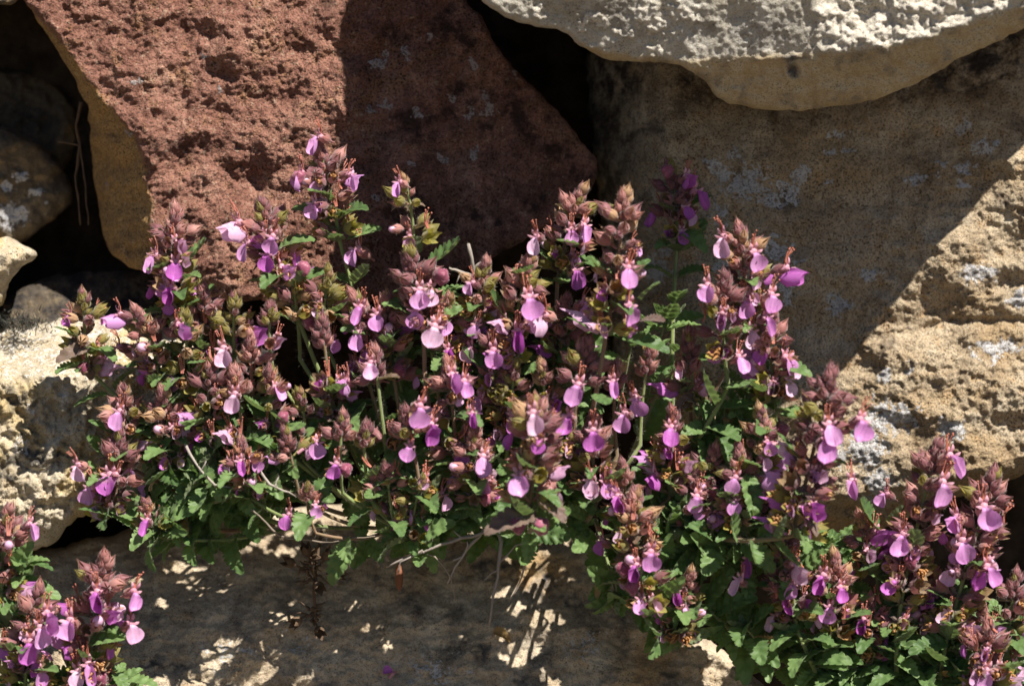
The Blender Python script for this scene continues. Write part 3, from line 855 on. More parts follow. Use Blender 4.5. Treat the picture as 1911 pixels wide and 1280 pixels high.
def stem_mesh(pts, r0, r1, hmul, mat, seed, org):
    R = random.Random(seed); mb = MB()
    n = len(pts)
    q = [(p - org) / MM for p in pts]
    rad = [r0 + (r1 - r0) * i / (n - 1) for i in range(n)]
    mb.tube(q, rad, 7, 0)
    tot = sum((q[i + 1] - q[i]).length for i in range(n - 1))
    for _ in range(int(tot * hmul)):
        i = R.randrange(n - 1); t = R.random()
        p = q[i].lerp(q[i + 1], t); ax = (q[i + 1] - q[i]).normalized()
        d = Vector((R.uniform(-1, 1), R.uniform(-1, 1), R.uniform(-1, 1)))
        d = (d - ax * d.dot(ax)).normalized()
        mb.hair(p + d * rad[i] * .8, d + ax * R.uniform(-.3, .4), R.uniform(.6, 1.5), .021, 1, R)
    return mb.mesh('stem', [mat, M['hair']])


def curve(a, b, c, n):
    return [a * (1 - t) ** 2 + b * 2 * t * (1 - t) + c * t * t for t in [i / (n - 1) for i in range(n)]]


# ------------------------------------------------------------------ flowering stems
# tip x, y, foot of the flower head x, y, height before the wall, scale, kind, what tells it from the others
SPIKES = [
    (598, 284, 634, 450, 230, .92, 'bloom', 'highest flower spike, standing against the red stone beside its shadow line'),
    (757, 342, 772, 480, 265, .85, 'sparse', 'thin sprig with yellow green cups standing alone before the dark red shade'),
    (327, 405, 330, 590, 210, .9, 'bloom', 'narrow flower spike at the lower corner of the orange stone side'),
    (492, 392, 540, 550, 225, 1.0, 'bloom', 'broad flower spike with several mauve lips before the sunlit red stone'),
    (155, 560, 165, 690, 150, .9, 'spent', 'brownish faded spike furthest left above the cream block'),
    (262, 592, 300, 720, 200, 1.0, 'rust', 'rust coloured spike second from the left above the cream block'),
    (378, 545, 392, 690, 195, .95, 'bud', 'purple budded spike below the narrow spike at the orange stone'),
    (545, 528, 560, 670, 205, 1.0, 'spent', 'olive seed spike right below the broad spike on the red stone'),
    (768, 488, 792, 690, 285, 1.05, 'bud', 'purple topped spike directly below the thin yellow green sprig'),
    (662, 560, 690, 720, 225, .9, 'bloom', 'mauve spike just left of the purple topped spike in mid cushion'),
    (985, 498, 955, 700, 275, 1.0, 'tan', 'tan and pink spike under the right end of the dark red stone'),
    (1082, 366, 1040, 530, 235, .95, 'rust', 'rust tipped spike before the right corner of the red stone'),
    (1165, 376, 1130, 630, 365, 1.0, 'tan', 'tall out of focus tan spike right of the red stone corner'),
    (1252, 322, 1262, 470, 55, .9, 'dark', 'shaded purple spike standing highest before the tan block'),
    (1382, 438, 1398, 610, 285, .95, 'rust', 'tall mauve spike standing clear before the tan block'),
    (1352, 530, 1360, 720, 315, 1.0, 'bud', 'purple spike crowding the left side of the tall tan block spike'),
    (1440, 600, 1450, 770, 285, .95, 'bloom', 'rightmost mauve spike of the cushion edge before the tan block'),
    (1548, 712, 1478, 1000, 405, 1.05, 'dark', 'large blurred purple spike leaning right before the lit tan block'),
    (1092, 652, 1070, 850, 305, 1.05, 'bud', 'purple topped spike with round mauve lips right of the centre'),
    (1212, 662, 1195, 830, 262, .9, 'bud', 'small closed purple spike left of the tan block cushion edge'),
    (1002, 766, 985, 965, 430, 1.12, 'tan', 'nearest and most blurred spike, hanging two dark round buds'),
    (700, 668, 722, 850, 262, 1.0, 'bud', 'dark purple spike with one pale lip left of the centre'),
    (838, 690, 852, 850, 285, .95, 'bloom', 'mauve spike with three overlapping lips near the centre'),
    (230, 735, 238, 870, 190, .9, 'rust', 'short spike with one bright lip above the cream block face'),
    (222, 822, 212, 960, 205, 1.0, 'bud', 'lowest left spike of the cushion, shading the cream block'),
    (438, 702, 452, 850, 245, .9, 'rust', 'spike with one large pale lip among the left green leaves'),
    (505, 700, 518, 830, 240, .85, 'rust', 'spike with one side facing lip among the left green leaves'),
    (535, 818, 560, 930, 262, .8, 'bud', 'small half open purple head among the green leaves'),
    (272, 944, 290, 1000, 225, .7, 'rust', 'tiny sprig with a single narrow magenta lip hanging lowest left'),
    (640, 786, 640, 920, 272, .9, 'bloom', 'mauve spike among leaves midway along the cushion bottom'),
    (452, 834, 470, 930, 262, .8, 'rust', 'small sprig with one magenta flower above the grey dry stalk'),
    (575, 915, 590, 995, 272, .75, 'rust', 'sprig with two pale drooping lips at the cushion bottom edge'),
    (758, 780, 785, 930, 290, .95, 'tan', 'spike with one round lip and a pink one left of centre'),
    (885, 815, 892, 930, 300, .85, 'bloom', 'low mauve spike beside the nearest blurred spike'),
    (788, 900, 768, 1005, 282, .75, 'sparse', 'thin low sprig with one sideways pale lip above the twigs'),
    (1152, 690, 1152, 850, 292, .95, 'rust', 'crowded mauve spike right of the round lipped purple spike'),
    (1108, 792, 1112, 940, 312, .95, 'bloom', 'low spike with a pair of glowing lips right of the nearest spike'),
    (1256, 782, 1250, 930, 272, .9, 'bud', 'shady spike low in the right half of the cushion'),
    (1186, 936, 1206, 1150, 332, 1.0, 'tan', 'drooping spike hanging over the lower slab at the cushion front'),
    (1380, 852, 1376, 1000, 302, .95, 'rust', 'spike with two stacked lips above the lower right plant'),
    (1300, 888, 1296, 1000, 272, .85, 'bud', 'small spike with one lip left of the two stacked lips'),
    (1420, 778, 1402, 900, 292, .85, 'tan', 'spike with a bright lip below the tan block cushion edge'),
    (1450, 1004, 1490, 1180, 262, 1.0, 'dark', 'dark purple crowned spike at the left of the lower right plant'),
    (1558, 1050, 1556, 1200, 255, .95, 'rust', 'spike with one round hanging lip low in the lower right plant'),
    (1746, 846, 1672, 1180, 265, 1.05, 'bud', 'tall straight stemmed spike before the lower edge of the tan block'),
    (1852, 900, 1766, 1195, 275, 1.05, 'bud', 'tall leaning spike with dark pointed crown at the right edge'),
    (1896, 1082, 1880, 1230, 232, .95, 'bud', 'flowerless purple bud spike cut by the right edge'),
    (1843, 1180, 1852, 1310, 305, 1.0, 'bloom', 'low pink spike in the bottom right corner'),
    (193, 1056, 166, 1290, 305, 1.05, 'bloom', 'big spike in the bottom left corner with pink threads on top'),
    (72, 1112, 46, 1300, 292, 1.0, 'bloom', 'mauve spike left of the big bottom left spike'),
    (14, 962, 8, 1170, 282, .9, 'rust', 'spike half cut by the left edge above the bottom corner'),
    (1626, 1120, 1616, 1250, 222, .8, 'bud', 'small sprig with one deep magenta lip between lower right leaves'),
    (1606, 975, 1636, 1080, 232, .85, 'tan', 'tan sprig with a pale pointed lip under the tan block'),
    (345, 600, 362, 740, 212, .9, 'spent', 'faded olive spike between the rust and the purple left spikes'),
    (928, 620, 930, 770, 265, .9, 'bloom', 'mauve spike under the tan and pink spike at the centre'),
    (1288, 636, 1292, 800, 245, .95, 'dark', 'dusky brown spike in the shade left of the tan block spikes'),
    (1832, 1138, 1816, 1230, 232, .8, 'tan', 'small tan bud sprig above the bottom right corner spike'),
    (1286, 1078, 1256, 1190, 282, .8, 'rust', 'small sprig with one lip pointing down beside the lower slab end'),
    (600, 610, 622, 770, 242, .9, 'bud', 'spike with one lilac lip left of the mid cushion mauve spike'),
    (905, 500, 892, 640, 252, .85, 'rust', 'spike with a left facing lip beside the bleached dead stalk'),
    (436, 566, 440, 720, 215, .95, 'spent', 'olive seed spike among leaves below the broad red stone spike'),
    (612, 520, 606, 640, 215, .9, 'spent', 'olive green spike with yellow cups left of the lilac lipped spike'),
    (724, 566, 738, 720, 235, .95, 'rust', 'rust spike without open lips left of the purple topped spike'),
    (838, 566, 842, 690, 245, .9, 'rust', 'faded pink spike between the purple topped and the centre spikes'),
    (1056, 566, 1048, 690, 245, .9, 'bud', 'purple bud spike left of the tall out of focus spike'),
    (1334, 846, 1326, 980, 275, .95, 'bud', 'purple spike low between the two stacked lips and the tan spike'),
    (1012, 690, 1006, 810, 275, .9, 'tan', 'tan bud spike just above the nearest blurred spike'),
    (682, 806, 692, 930, 275, .9, 'bud', 'dark bud spike right of the mauve spike midway along the bottom'),
    (392, 690, 400, 820, 225, .9, 'bud', 'purple bud spike left of the large pale lip'),
    (306, 742, 314, 880, 205, .95, 'rust', 'rust bud spike over the leaves left of the left purple bud spike'),
    (1424, 926, 1442, 1040, 265, .9, 'tan', 'tan bud spike above the dark purple crowned spike'),
    (1716, 1060, 1706, 1190, 225, .85, 'rust', 'faded spike behind the tall straight stemmed spike'),
    (722, 880, 736, 980, 275, .8, 'bud', 'low purple bud spike under the spike with one round lip'),
    (960, 690, 950, 820, 265, .9, 'spent', 'brown seed spike left of the nearest blurred spike'),
    (1165, 880, 1160, 990, 300, .85, 'rust', 'rust bud spike above the drooping spike at the front'),
    (560, 740, 566, 860, 235, .85, 'spent', 'olive spike between the side facing lip and the mid cushion leaves'),
    (505, 580, 512, 700, 225, .9, 'bud', 'purple bud spike between the two olive seed spikes on the left'),
    (468, 640, 476, 780, 225, .9, 'rust', 'rust bud spike under the olive seed spikes left of the lilac lip'),
]
# open flowers: lip x, y, style (o open, c narrow, t tight), colour (m mauve, d deep, p pale), sideways turn or None
FLOWERS = [(590, 275, 'c', 'p', -50), (553, 342, 'o', 'm', -60), (655, 344, 'c', 'p', 60), (583, 399, 'o', 'm', None), (745, 356, 'c', 'p', -35),
           (457, 474, 'o', 'm', None), (504, 462, 'o', 'm', None), (497, 495, 'o', 'd', None), (534, 515, 'c', 'm', 40), (441, 440, 'c', 'p', -50), (285, 496, 'c', 'p', -40),
           (326, 509, 'o', 'd', None), (317, 559, 'c', 'd', None), (217, 606, 'c', 'm', -70), (215, 670, 'c', 'p', -70), (420, 673, 'o', 'p', None), (435, 757, 'o', 'p', None), (520, 737, 'o', 'm', 50), (217, 788, 'o', 'm', None),
           (625, 650, 'o', 'p', None), (591, 843, 'o', 'm', None), (452, 877, 'c', 'd', None), (340, 623, 'c', 'p', 40),
           (657, 485, 'o', 'm', -55), (667, 593, 'c', 'm', None), (704, 606, 'o', 'm', None), (667, 640, 'o', 'p', None), (784, 563, 'o', 'm', None), (776, 600, 'o', 'm', None), (806, 633, 'o', 'p', None),
           (875, 543, 'o', 'm', -50), (885, 623, 'o', 'm', None), (873, 667, 'o', 'p', None), (841, 670, 'c', 'd', None), (922, 677, 'o', 'm', None), (966, 643, 'c', 'd', None), (993, 580, 'o', 'm', None), (1009, 612, 'c', 'p', -45),
           (1077, 526, 'o', 'd', None), (1171, 522, 'o', 'm', None), (1179, 596, 'o', 'm', None), (999, 462, 'o', 'p', -30), (1067, 448, 'o', 'm', None), (1090, 440, 'c', 'm', 30), (1072, 741, 'o', 'm', None), (1147, 731, 'c', 'm', None),
           (1191, 764, 'o', 'm', None), (1164, 794, 'o', 'm', -30), (1108, 828, 'o', 'd', None), (1056, 799, 'o', 'd', None), (1000, 795, 'o', 'p', None), (959, 794, 'o', 'd', None), (882, 788, 'c', 'd', None), (892, 757, 'o', 'p', None),
           (868, 732, 'o', 'm', None), (781, 784, 'o', 'm', None), (801, 815, 'c', 'd', None), (761, 850, 'o', 'm', None), (1251, 818, 'o', 'd', None), (694, 697, 'o', 'p', None), (645, 727, 'c', 'm', -30), (1090, 583, 'c', 'm', None),
           (848, 720, 'c', 'p', None), (1283, 345, 'c', 'd', None), (1283, 402, 'o', 'd', None), (1308, 378, 'c', 'd', 50),
           (1351, 465, 'o', 'p', -30), (1414, 493, 'o', 'm', None), (1475, 524, 'c', 'd', 65), (1319, 553, 'o', 'p', -20), (1441, 570, 'o', 'm', 25), (1396, 583, 'o', 'm', None), (1404, 640, 'o', 'p', None), (1383, 684, 'o', 'm', None),
           (1477, 687, 'o', 'm', 40), (1472, 726, 'o', 'p', None), (1435, 840, 'o', 'm', None), (1606, 806, 'o', 'm', 30), (1552, 815, 'o', 'm', None), (1542, 846, 'o', 'm', None), (1435, 613, 'c', 'p', 30),
           (148, 887, 'o', 'p', -30), (198, 910, 'o', 'd', None), (165, 931, 'o', 'p', None), (270, 988, 'c', 'd', None), (534, 979, 'o', 'd', None), (588, 957, 'o', 'p', None), (60, 996, 'c', 'm', 50),
           (249, 1125, 'o', 'm', 40), (249, 1186, 'o', 'p', None), (126, 1182, 'o', 'm', -20), (183, 1129, 'c', 'd', None), (80, 1193, 'o', 'm', None), (5, 1220, 'o', 'd', None), (54, 1223, 'o', 'd', None), (91, 1169, 'c', 'm', None), (145, 1272, 'o', 'p', None), (77, 1270, 'o', 'p', None),
           (625, 885, 'o', 'd', None), (862, 866, 'o', 'd', None), (899, 873, 'o', 'p', None), (909, 914, 'o', 'm', -30), (972, 908, 'o', 'm', None), (831, 941, 'o', 'p', 55), (1104, 914, 'o', 'p', None), (1135, 917, 'o', 'm', None),
           (1120, 1025, 'o', 'd', -45), (1214, 1056, 'o', 'm', None), (1187, 1077, 'c', 'd', None), (1265, 1122, 'c', 'd', None), (1224, 903, 'c', 'd', None), (1157, 947, 'c', 'd', None),
           (1297, 947, 'o', 'm', None), (1367, 912, 'o', 'm', None), (1371, 952, 'o', 'm', None), (1431, 871, 'o', 'p', 25), (1646, 937, 'o', 'm', -55), (1757, 928, 'o', 'm', None), (1592, 918, 'c', 'm', None), (1784, 875, 'c', 'p', 40),
           (1843, 972, 'o', 'm', None), (1787, 986, 'c', 'p', -30), (1683, 1023, 'o', 'm', None), (1804, 1037, 'o', 'm', None), (1851, 1082, 'o', 'm', 25), (1623, 1043, 'c', 'p', None), (1374, 1099, 'c', 'p', -30), (1401, 1062, 'c', 'd', None),
           (1485, 1075, 'c', 'p', 30), (1475, 1109, 'o', 'p', None), (1569, 1115, 'o', 'd', None), (1532, 1099, 'c', 'd', None), (1545, 1152, 'o', 'm', None), (1609, 1176, 'c', 'd', None), (1838, 1272, 'o', 'p', None), (1794, 1266, 'c', 'p', -30), (1640, 1011, 't', 'd', None), (1901, 1257, 'o', 'p', 40)]
BALLS = [(576, 600), (156, 685), (336, 762), (527, 778), (566, 502), (822, 515), (968, 978), (1008, 980), (1181, 1095), (1460, 800), (1202, 1134), (560, 330), (1246, 320), (745, 690), (1165, 1060), (1700, 1045), (905, 930), (645, 875), (1330, 915), (185, 1265)]
# leaves that stand out: base x, y -> tip x, y, nearest spike is found, purple?
LEAVES = [(798, 496, 868, 454, 0), (648, 447, 706, 418, 0), (1172, 632, 1250, 646, 0), (1392, 885, 1416, 965, 0), (28, 1062, 52, 1015, 0), (945, 512, 1000, 506, 0), (1000, 955, 905, 985, 1), (1005, 925, 1060, 962, 1),
          (1765, 1196, 1700, 1212, 0), (1650, 1110, 1640, 1195, 0), (1195, 560, 1225, 520, 0), (1255, 705, 1290, 720, 0), (690, 620, 640, 610, 0), (1195, 600, 1238, 588, 1), (345, 520, 372, 505, 0),
          (1500, 960, 1532, 985, 1), (1525, 925, 1490, 905, 1), (1300, 740, 1262, 755, 1), (170, 640, 105, 668, 1), (215, 1255, 240, 1290, 0), (165, 1200, 232, 1180, 0), (1740, 1150, 1800, 1125, 0), (1640, 985, 1595, 935, 0), (1660, 980, 1690, 950, 0)]


def seg_near(px, py):
    best = None
    for i, sp in enumerate(SPIKES):
        ax, ay, bx, by = sp[:4]
        L2 = (bx - ax) ** 2 + (by - ay) ** 2
        t = max(0, min(1, ((px - ax) * (bx - ax) + (py - 12 - ay) * (by - ay)) / L2))
        d = math.hypot(ax + t * (bx - ax) - px, (ay + t * (by - ay) - py + 12) * 0.8)
        if best is None or d < best[0]: best = (d, i, t)
    return best


own_f = {i: [] for i in range(len(SPIKES))}
own_b = {i: [] for i in range(len(SPIKES))}
own_l = {i: [] for i in range(len(SPIKES))}
for f in FLOWERS: d, i, t = seg_near(f[0], f[1]); own_f[i].append((f, t))
for b in BALLS: d, i, t = seg_near(*b); own_b[i].append((b, t))
for l in LEAVES: d, i, t = seg_near(l[0], l[1]); own_l[i].append((l, t))

PAL = {'bloom': [('calyx_purple', 5), ('calyx_pink', 4), ('calyx_olive', 1)], 'bud': [('calyx_purple', 7), ('calyx_pink', 2), ('calyx_olive', 1)],
       'rust': [('calyx_pink', 5), ('calyx_purple', 3), ('calyx_tan', 2), ('calyx_olive', 1)], 'tan': [('calyx_pink', 4), ('calyx_tan', 3), ('calyx_purple', 3), ('calyx_olive', 1)],
       'spent': [('calyx_olive', 6), ('calyx_tan', 2), ('calyx_purple', 2)], 'sparse': [('calyx_olive', 4), ('calyx_tan', 2), ('calyx_pink', 2)], 'dark': [('calyx_purple', 8), ('calyx_olive', 1)]}


def pick(R, k):
    w = PAL[k]; return R.choices([a for a, _ in w], [b for _, b in w])[0]


# gaps through which the sun reaches the lower slab: lines along the sun's direction that no leaf or calyx crosses
GAPS = []
for gx, gy, gr in ((395, 1062, 30), (420, 1090, 30), (330, 1040, 24), (305, 1132, 22), (528, 1150, 26), (425, 1212, 28), (500, 1240, 28), (472, 1268, 26), (665, 1128, 22), (985, 1118, 32), (1010, 1160, 30), (968, 1190, 26), (1058, 1092, 26), (960, 1240, 22),
                   (590, 1108, 20), (1035, 1268, 28), (720, 1200, 20), (560, 1268, 22), (1092, 1082, 22), (450, 1050, 20), (360, 1110, 20), (640, 1060, 18), (800, 1140, 18), (860, 1190, 16), (1120, 1140, 20), (250, 1080, 20), (610, 1215, 20), (380, 1030, 24), (440, 1030, 24), (470, 1075, 22), (350, 1075, 22), (300, 1062, 20), (540, 1110, 22), (505, 1200, 22), (400, 1255, 24), (690, 1165, 18), (940, 1150, 22), (1000, 1060, 22), (1040, 1150, 26), (1110, 1050, 20), (850, 1100, 18), (760, 1090, 18)):
    hh = float(lower_depth(np.array([float(gx)]), np.array([float(gy)]))[0])
    GAPS.append((P(gx, gy, hh), gr * S))


def pruned_along(p, d, L):
    d = d.normalized()
    return any(pruned(p + d * (L * k)) for k in (0, .35, .7, 1.0))


def pruned(c):
    if c.z > 0.004: return False
    for g, rr_ in GAPS:
        v = c - g; a = v.dot(SUN)
        if a > 0 and (v - SUN * a).length < rr_: return True
    return False


def leaf_pairs(parent, pts, R, n, sc, lo=0.1, hi=0.95, pool=LEAF, name='leaf'):
    """opposite pairs, each turned a quarter from the last, along a list of points"""
    m = len(pts) - 1
    a0 = R.uniform(0, 6.28)
    for k in range(n):
        u = lo + (hi - lo) * k / max(1, n - 1)
        i = min(m - 1, int(u * m)); fr = u * m - i
        p = pts[i].lerp(pts[i + 1], fr); ax = (pts[i + 1] - pts[i]).normalized()
        e1 = ax.cross(Vector((0, 1, 0.2)));  e1.normalize(); e2 = ax.cross(e1)
        for s in (0, 1):
            a = a0 + k * math.pi / 2 + s * math.pi + R.uniform(-.35, .35)
            d = e1 * math.cos(a) + e2 * math.sin(a)
            if d.y > 0.75: continue
            d = d + ax * R.uniform(.1, .7) + Vector((.1, -.25, .15))
            if pruned_along(p, d, .0115 * sc): continue
            up = ax + Vector((.2, -.5, .6)) * R.uniform(.3, 1.0) + Vector((R.uniform(-.3, .3), R.uniform(-.3, .3), 0))
            place(name, R.choice(pool), parent, p + d.normalized() * .0012, rot(d, up), sc * R.uniform(.74, 1.22) * (1 - .2 * u))


GROUPS = {'main': 'flowering stems of the germander cushion', 'right': 'flowering stems of the lower right germander', 'left': 'flowering stems in the lower left corner'}
FULL = {}
for idx, sp in enumerate(SPIKES):
    tx, ty, bx, by, h, sc, kind, what = sp
    R = random.Random(1000 + idx * 7)
    where = 'left' if (tx < 240 and ty > 950) else ('right' if (tx > 1430 and ty > 840) else 'main')
    tip = P(tx, ty, h); foot = P(bx, by, h - 45)
    if where == 'main':
        rx, ry, rh = 955 + (bx - 955) * .62, max(by + 110, 925) if by < 960 else by + 60, 0
        ry = min(ry, 985); 
        if idx == 38: rx, ry, rh = 1230, 960, 40
        if idx == 13: rx, ry, rh = 1255, 760, 0
    elif where == 'right': rx, ry, rh = bx + (1680 - bx) * .25, by + 130, 20
    else: rx, ry, rh = bx - 30, by + 170, 60
    root = P(rx, ry, rh)
    ctl = P((bx + rx) / 2 + R.uniform(-25, 25), (by + ry) / 2 + 30, h - 10)
    low = curve(root, ctl, foot, 12)
    mid = (tip + foot) / 2 + Vector((R.uniform(-1, 1), R.uniform(-1, 1), 0)) * .0012
    upp = curve(foot, mid * 2 - (tip + foot) / 2, tip, 10)
    pts = low + upp[1:]
    t = empty('flowering_stem', root)
    tag(t, what, 'flower stem', GROUPS[where])
    link('stem', stem_mesh(pts, .75 * sc, .42 * sc, 5.0, M['stem_green'] if kind in ('sparse', 'spent') or where != 'main' or R.random() < .4 else M['stem'], idx, root), t)

    def axis_at(u):                                              # 0 tip .. 1 foot
        q = (1 - u) * (len(upp) - 1); i = min(len(upp) - 2, int(q))
        return upp[i].lerp(upp[i + 1], q - i), (upp[i + 1] - upp[i]).normalized()
    Lpx = math.hypot(tx - bx, ty - by)
    cnt = {'sparse': .45, 'spent': .8, 'dark': 1.0}.get(kind, 1.0)
    # crown of shut, pointed calyces
    n_c = int(13 * cnt + 1)
    for k in range(n_c):
        u = (k / n_c) * min(.3, 48 / Lpx)
        p, ax = axis_at(u)
        e1 = ax.cross(Vector((0, 1, .1))).normalized(); e2 = ax.cross(e1)
        a = k * 2.4 + R.uniform(-.3, .3); sp_ = .15 + .95 * k / n_c
        d = ax + (e1 * math.cos(a) + e2 * math.sin(a)) * sp_
        place('calyx', R.choice(CAL[pick(R, kind), 'shut']), t, p, rot(d, ax), sc * R.uniform(.52, .80))
    # whorls down the axis
    py_ = 40.0; w = 0
    while py_ < Lpx * (1.0):
        u = py_ / Lpx
        p, ax = axis_at(u)
        e1 = ax.cross(Vector((0, 1, .1))).normalized(); e2 = ax.cross(e1)
        a0 = w * math.pi / 2 + R.uniform(-.3, .3)
        for s in (0, 1):
            a = a0 + s * math.pi
            d = e1 * math.cos(a) + e2 * math.sin(a)
            if R.random() < .85 and not pruned_along(p, d, .007):
                pool = BRACTP if (kind in ('dark', 'bud') and R.random() < .6) else BRACT
                place('bract', R.choice(pool), t, p, rot(d + ax * R.uniform(.1, .7), ax), sc * R.uniform(.75, 1.1) * (.8 + .4 * u))
            for q in range(4 if R.random() < .25 * cnt else 3):
                if R.random() > cnt * 1.1: continue
                aa = a + (q - 1.2) * R.uniform(.5, .75)
                d = e1 * math.cos(aa) + e2 * math.sin(aa)
                if d.y > .8: continue
                d = d + ax * R.uniform(.35, 1.0) * (1.1 - .5 * u)
                c = pick(R, kind)
                if u > .62 and R.random() < .45: c = 'calyx_olive'
                dd_ = d.normalized()
                st = 'shut' if u < .3 else R.choice(['half', 'half', 'shut']) if u < .62 else R.choice(['half', 'cup', 'cup'])
                d = d + Vector((R.uniform(-.3, .3), R.uniform(-.3, .2), R.uniform(-.35, .3)))
                cs = sc * R.uniform(.72, 1.06)
                if pruned_along(p, d, .008 * cs): continue
                ob = place('calyx', R.choice(CAL[c, st]), t, p + dd_ * R.uniform(.0003, .0022), rot(d, ax), cs)
                if st != 'shut' and R.random() < .36:            # an old corolla still hanging in it
                    cm = R.choice([c_[2] for c_ in CORO if c_[0] in ('tight', 'closed', 'open')] or [CORO[-1][2]])
                    fl = place('faded_flower', cm, t, p + dd_ * .001, rot(Vector((d.x, min(d.y, .1), d.z * .3)), Vector((R.uniform(-.5, .5), 0, 1))), cs * R.uniform(.6, .85))
                    link('stamens', R.choice(STAM), fl)
                elif st != 'shut' and R.random() < .22 and d.y < .2:
                    link('stamens', R.choice(STAM), ob)
        py_ += R.uniform(21, 30) * sc * (1 + .35 * u); w += 1
    # open flowers
    for (f, u) in own_f[idx]:
        fx, fy, st, co, yaw = f
        p, ax = axis_at(min(.98, max(.03, u)))
        fs = sc * R.uniform(.72, 1.0)
        Lc = Vector((0, 7.4, -1.6)) * MM * fs
        k = (D + p.y) / D
        dx = (fx - 955.5) * S * k - p.x
        reach = 9.2 * MM * fs
        if yaw is None:
            ya = math.asin(max(-.8, min(.8, dx / reach))) * .75 + R.uniform(-.12, .12)
        else: ya = math.radians(yaw)
        d = Vector((math.sin(ya), -math.cos(ya), R.uniform(-.2, .22)))
        upv = Vector((R.uniform(-.3, .3) + .2 * dx / reach, -R.uniform(0, .15), 1))
        R3 = rot(d, upv)
        T = P(fx, fy, -(p.y - math.cos(ya) * reach) / S)
        o = T - R3 @ Lc
        style = {'o': 'open', 'c': 'closed', 't': 'tight'}[st]; pm = {'m': 'petal', 'd': 'petal_deep', 'p': 'petal_pale'}[co]
        if co == 'p' and R.random() < .4: pm = 'petal'
        cm = R.choice([c[2] for c in CORO if c[0] == style and c[1] == pm])
        fl = place('flower', cm, t, o, R3, fs)
        link('stamens', R.choice(STAM), fl)
        link('calyx', R.choice(FCAL), fl)
    for (b, u) in own_b[idx]:
        p, ax = axis_at(min(.98, max(.03, u)))
        T = P(b[0], b[1], -(p.y - .003) / S)
        d = (T - p); d = d.normalized() if d.length > 1e-5 else Vector((0, -1, 0))
        R3 = rot(d + Vector((0, -.35, 0)), Vector((0, 0, 1)))
        place('bud', R.choice(BALL), t, T - R3 @ Vector((0, 4 * MM * sc * .9, 0)), R3, sc * .95)
    for (l, u) in own_l[idx]:
        p, ax = axis_at(min(1, u))
        hh = -p.y / S
        a = P(l[0], l[1], hh + 10); b = P(l[2], l[3], hh + 45)
        d = b - a
        name, pool, ln = ('purple_leaf', LEAFP, 11.5) if l[4] else ('leaf', LEAF, 11.5)
        place(name, pool[(idx) % 2 if l[4] else (0, 2, 4)[idx % 3]], t, a, rot(d, Vector((.55, -.8, .95))), d.length / (ln * MM))
    # foliage on the lower stem
    nl = 4 if where == 'main' else 6
    if kind == 'sparse': nl = 3
    leaf_pairs(t, low, R, nl + 2, 1.08, .25, .99)
    if kind != 'sparse': leaf_pairs(t, upp, R, 3, .95, 0.0, .45)
    FULL[idx] = what

# ------------------------------------------------------------------ flowerless leafy shoots, each under a flower stem it can be found by
SHOOTS = [(0, 600, 600, 150), (3, 505, 640, 165), (2, 330, 700, 150), (5, 275, 790, 130), (6, 400, 780, 190), (7, 570, 690, 170), (8, 745, 740, 210), (9, 640, 770, 190), (10, 1010, 690, 190),
          (12, 1180, 640, 200), (15, 1330, 800, 230), (16, 1430, 850, 220), (18, 1080, 900, 240), (19, 1230, 730, 200), (21, 730, 900, 240), (22, 860, 930, 230), (24, 300, 870, 170), (25, 400, 850, 210), (26, 480, 880, 230),
          (27, 560, 875, 220), (28, 300, 975, 180), (29, 655, 945, 215), (30, 430, 925, 205), (31, 540, 850, 200), (32, 745, 945, 230), (34, 800, 960, 220), (33, 905, 950, 220), (20, 985, 960, 230), (36, 1060, 950, 230),
          (37, 1250, 990, 240), (38, 1150, 1110, 240), (39, 1400, 1000, 230), (40, 1320, 1040, 230), (41, 1300, 1120, 230), (42, 1390, 1170, 220), (43, 1530, 1220, 200), (44, 1640, 1150, 180), (45, 1750, 1110, 170),
          (46, 1880, 1170, 180), (47, 1790, 1230, 210), (51, 1590, 1250, 200), (52, 1560, 1020, 150), (56, 1720, 1240, 200), (57, 1270, 1180, 230), (48, 215, 1270, 230), (49, 95, 1275, 220), (50, 35, 1050, 240), (58, 610, 720, 190), (54, 940, 790, 200), (35, 1160, 880, 230), (53, 370, 900, 210), (1, 800, 560, 170), (11, 1085, 600, 180), (17, 1480, 1060, 240), (60, 500, 740, 180), (61, 560, 640, 165), (63, 850, 660, 180), (59, 880, 600, 190), (64, 1050, 640, 190), (62, 730, 640, 190), (13, 1240, 600, 110), (14, 1400, 740, 220), (55, 1300, 850, 210)]
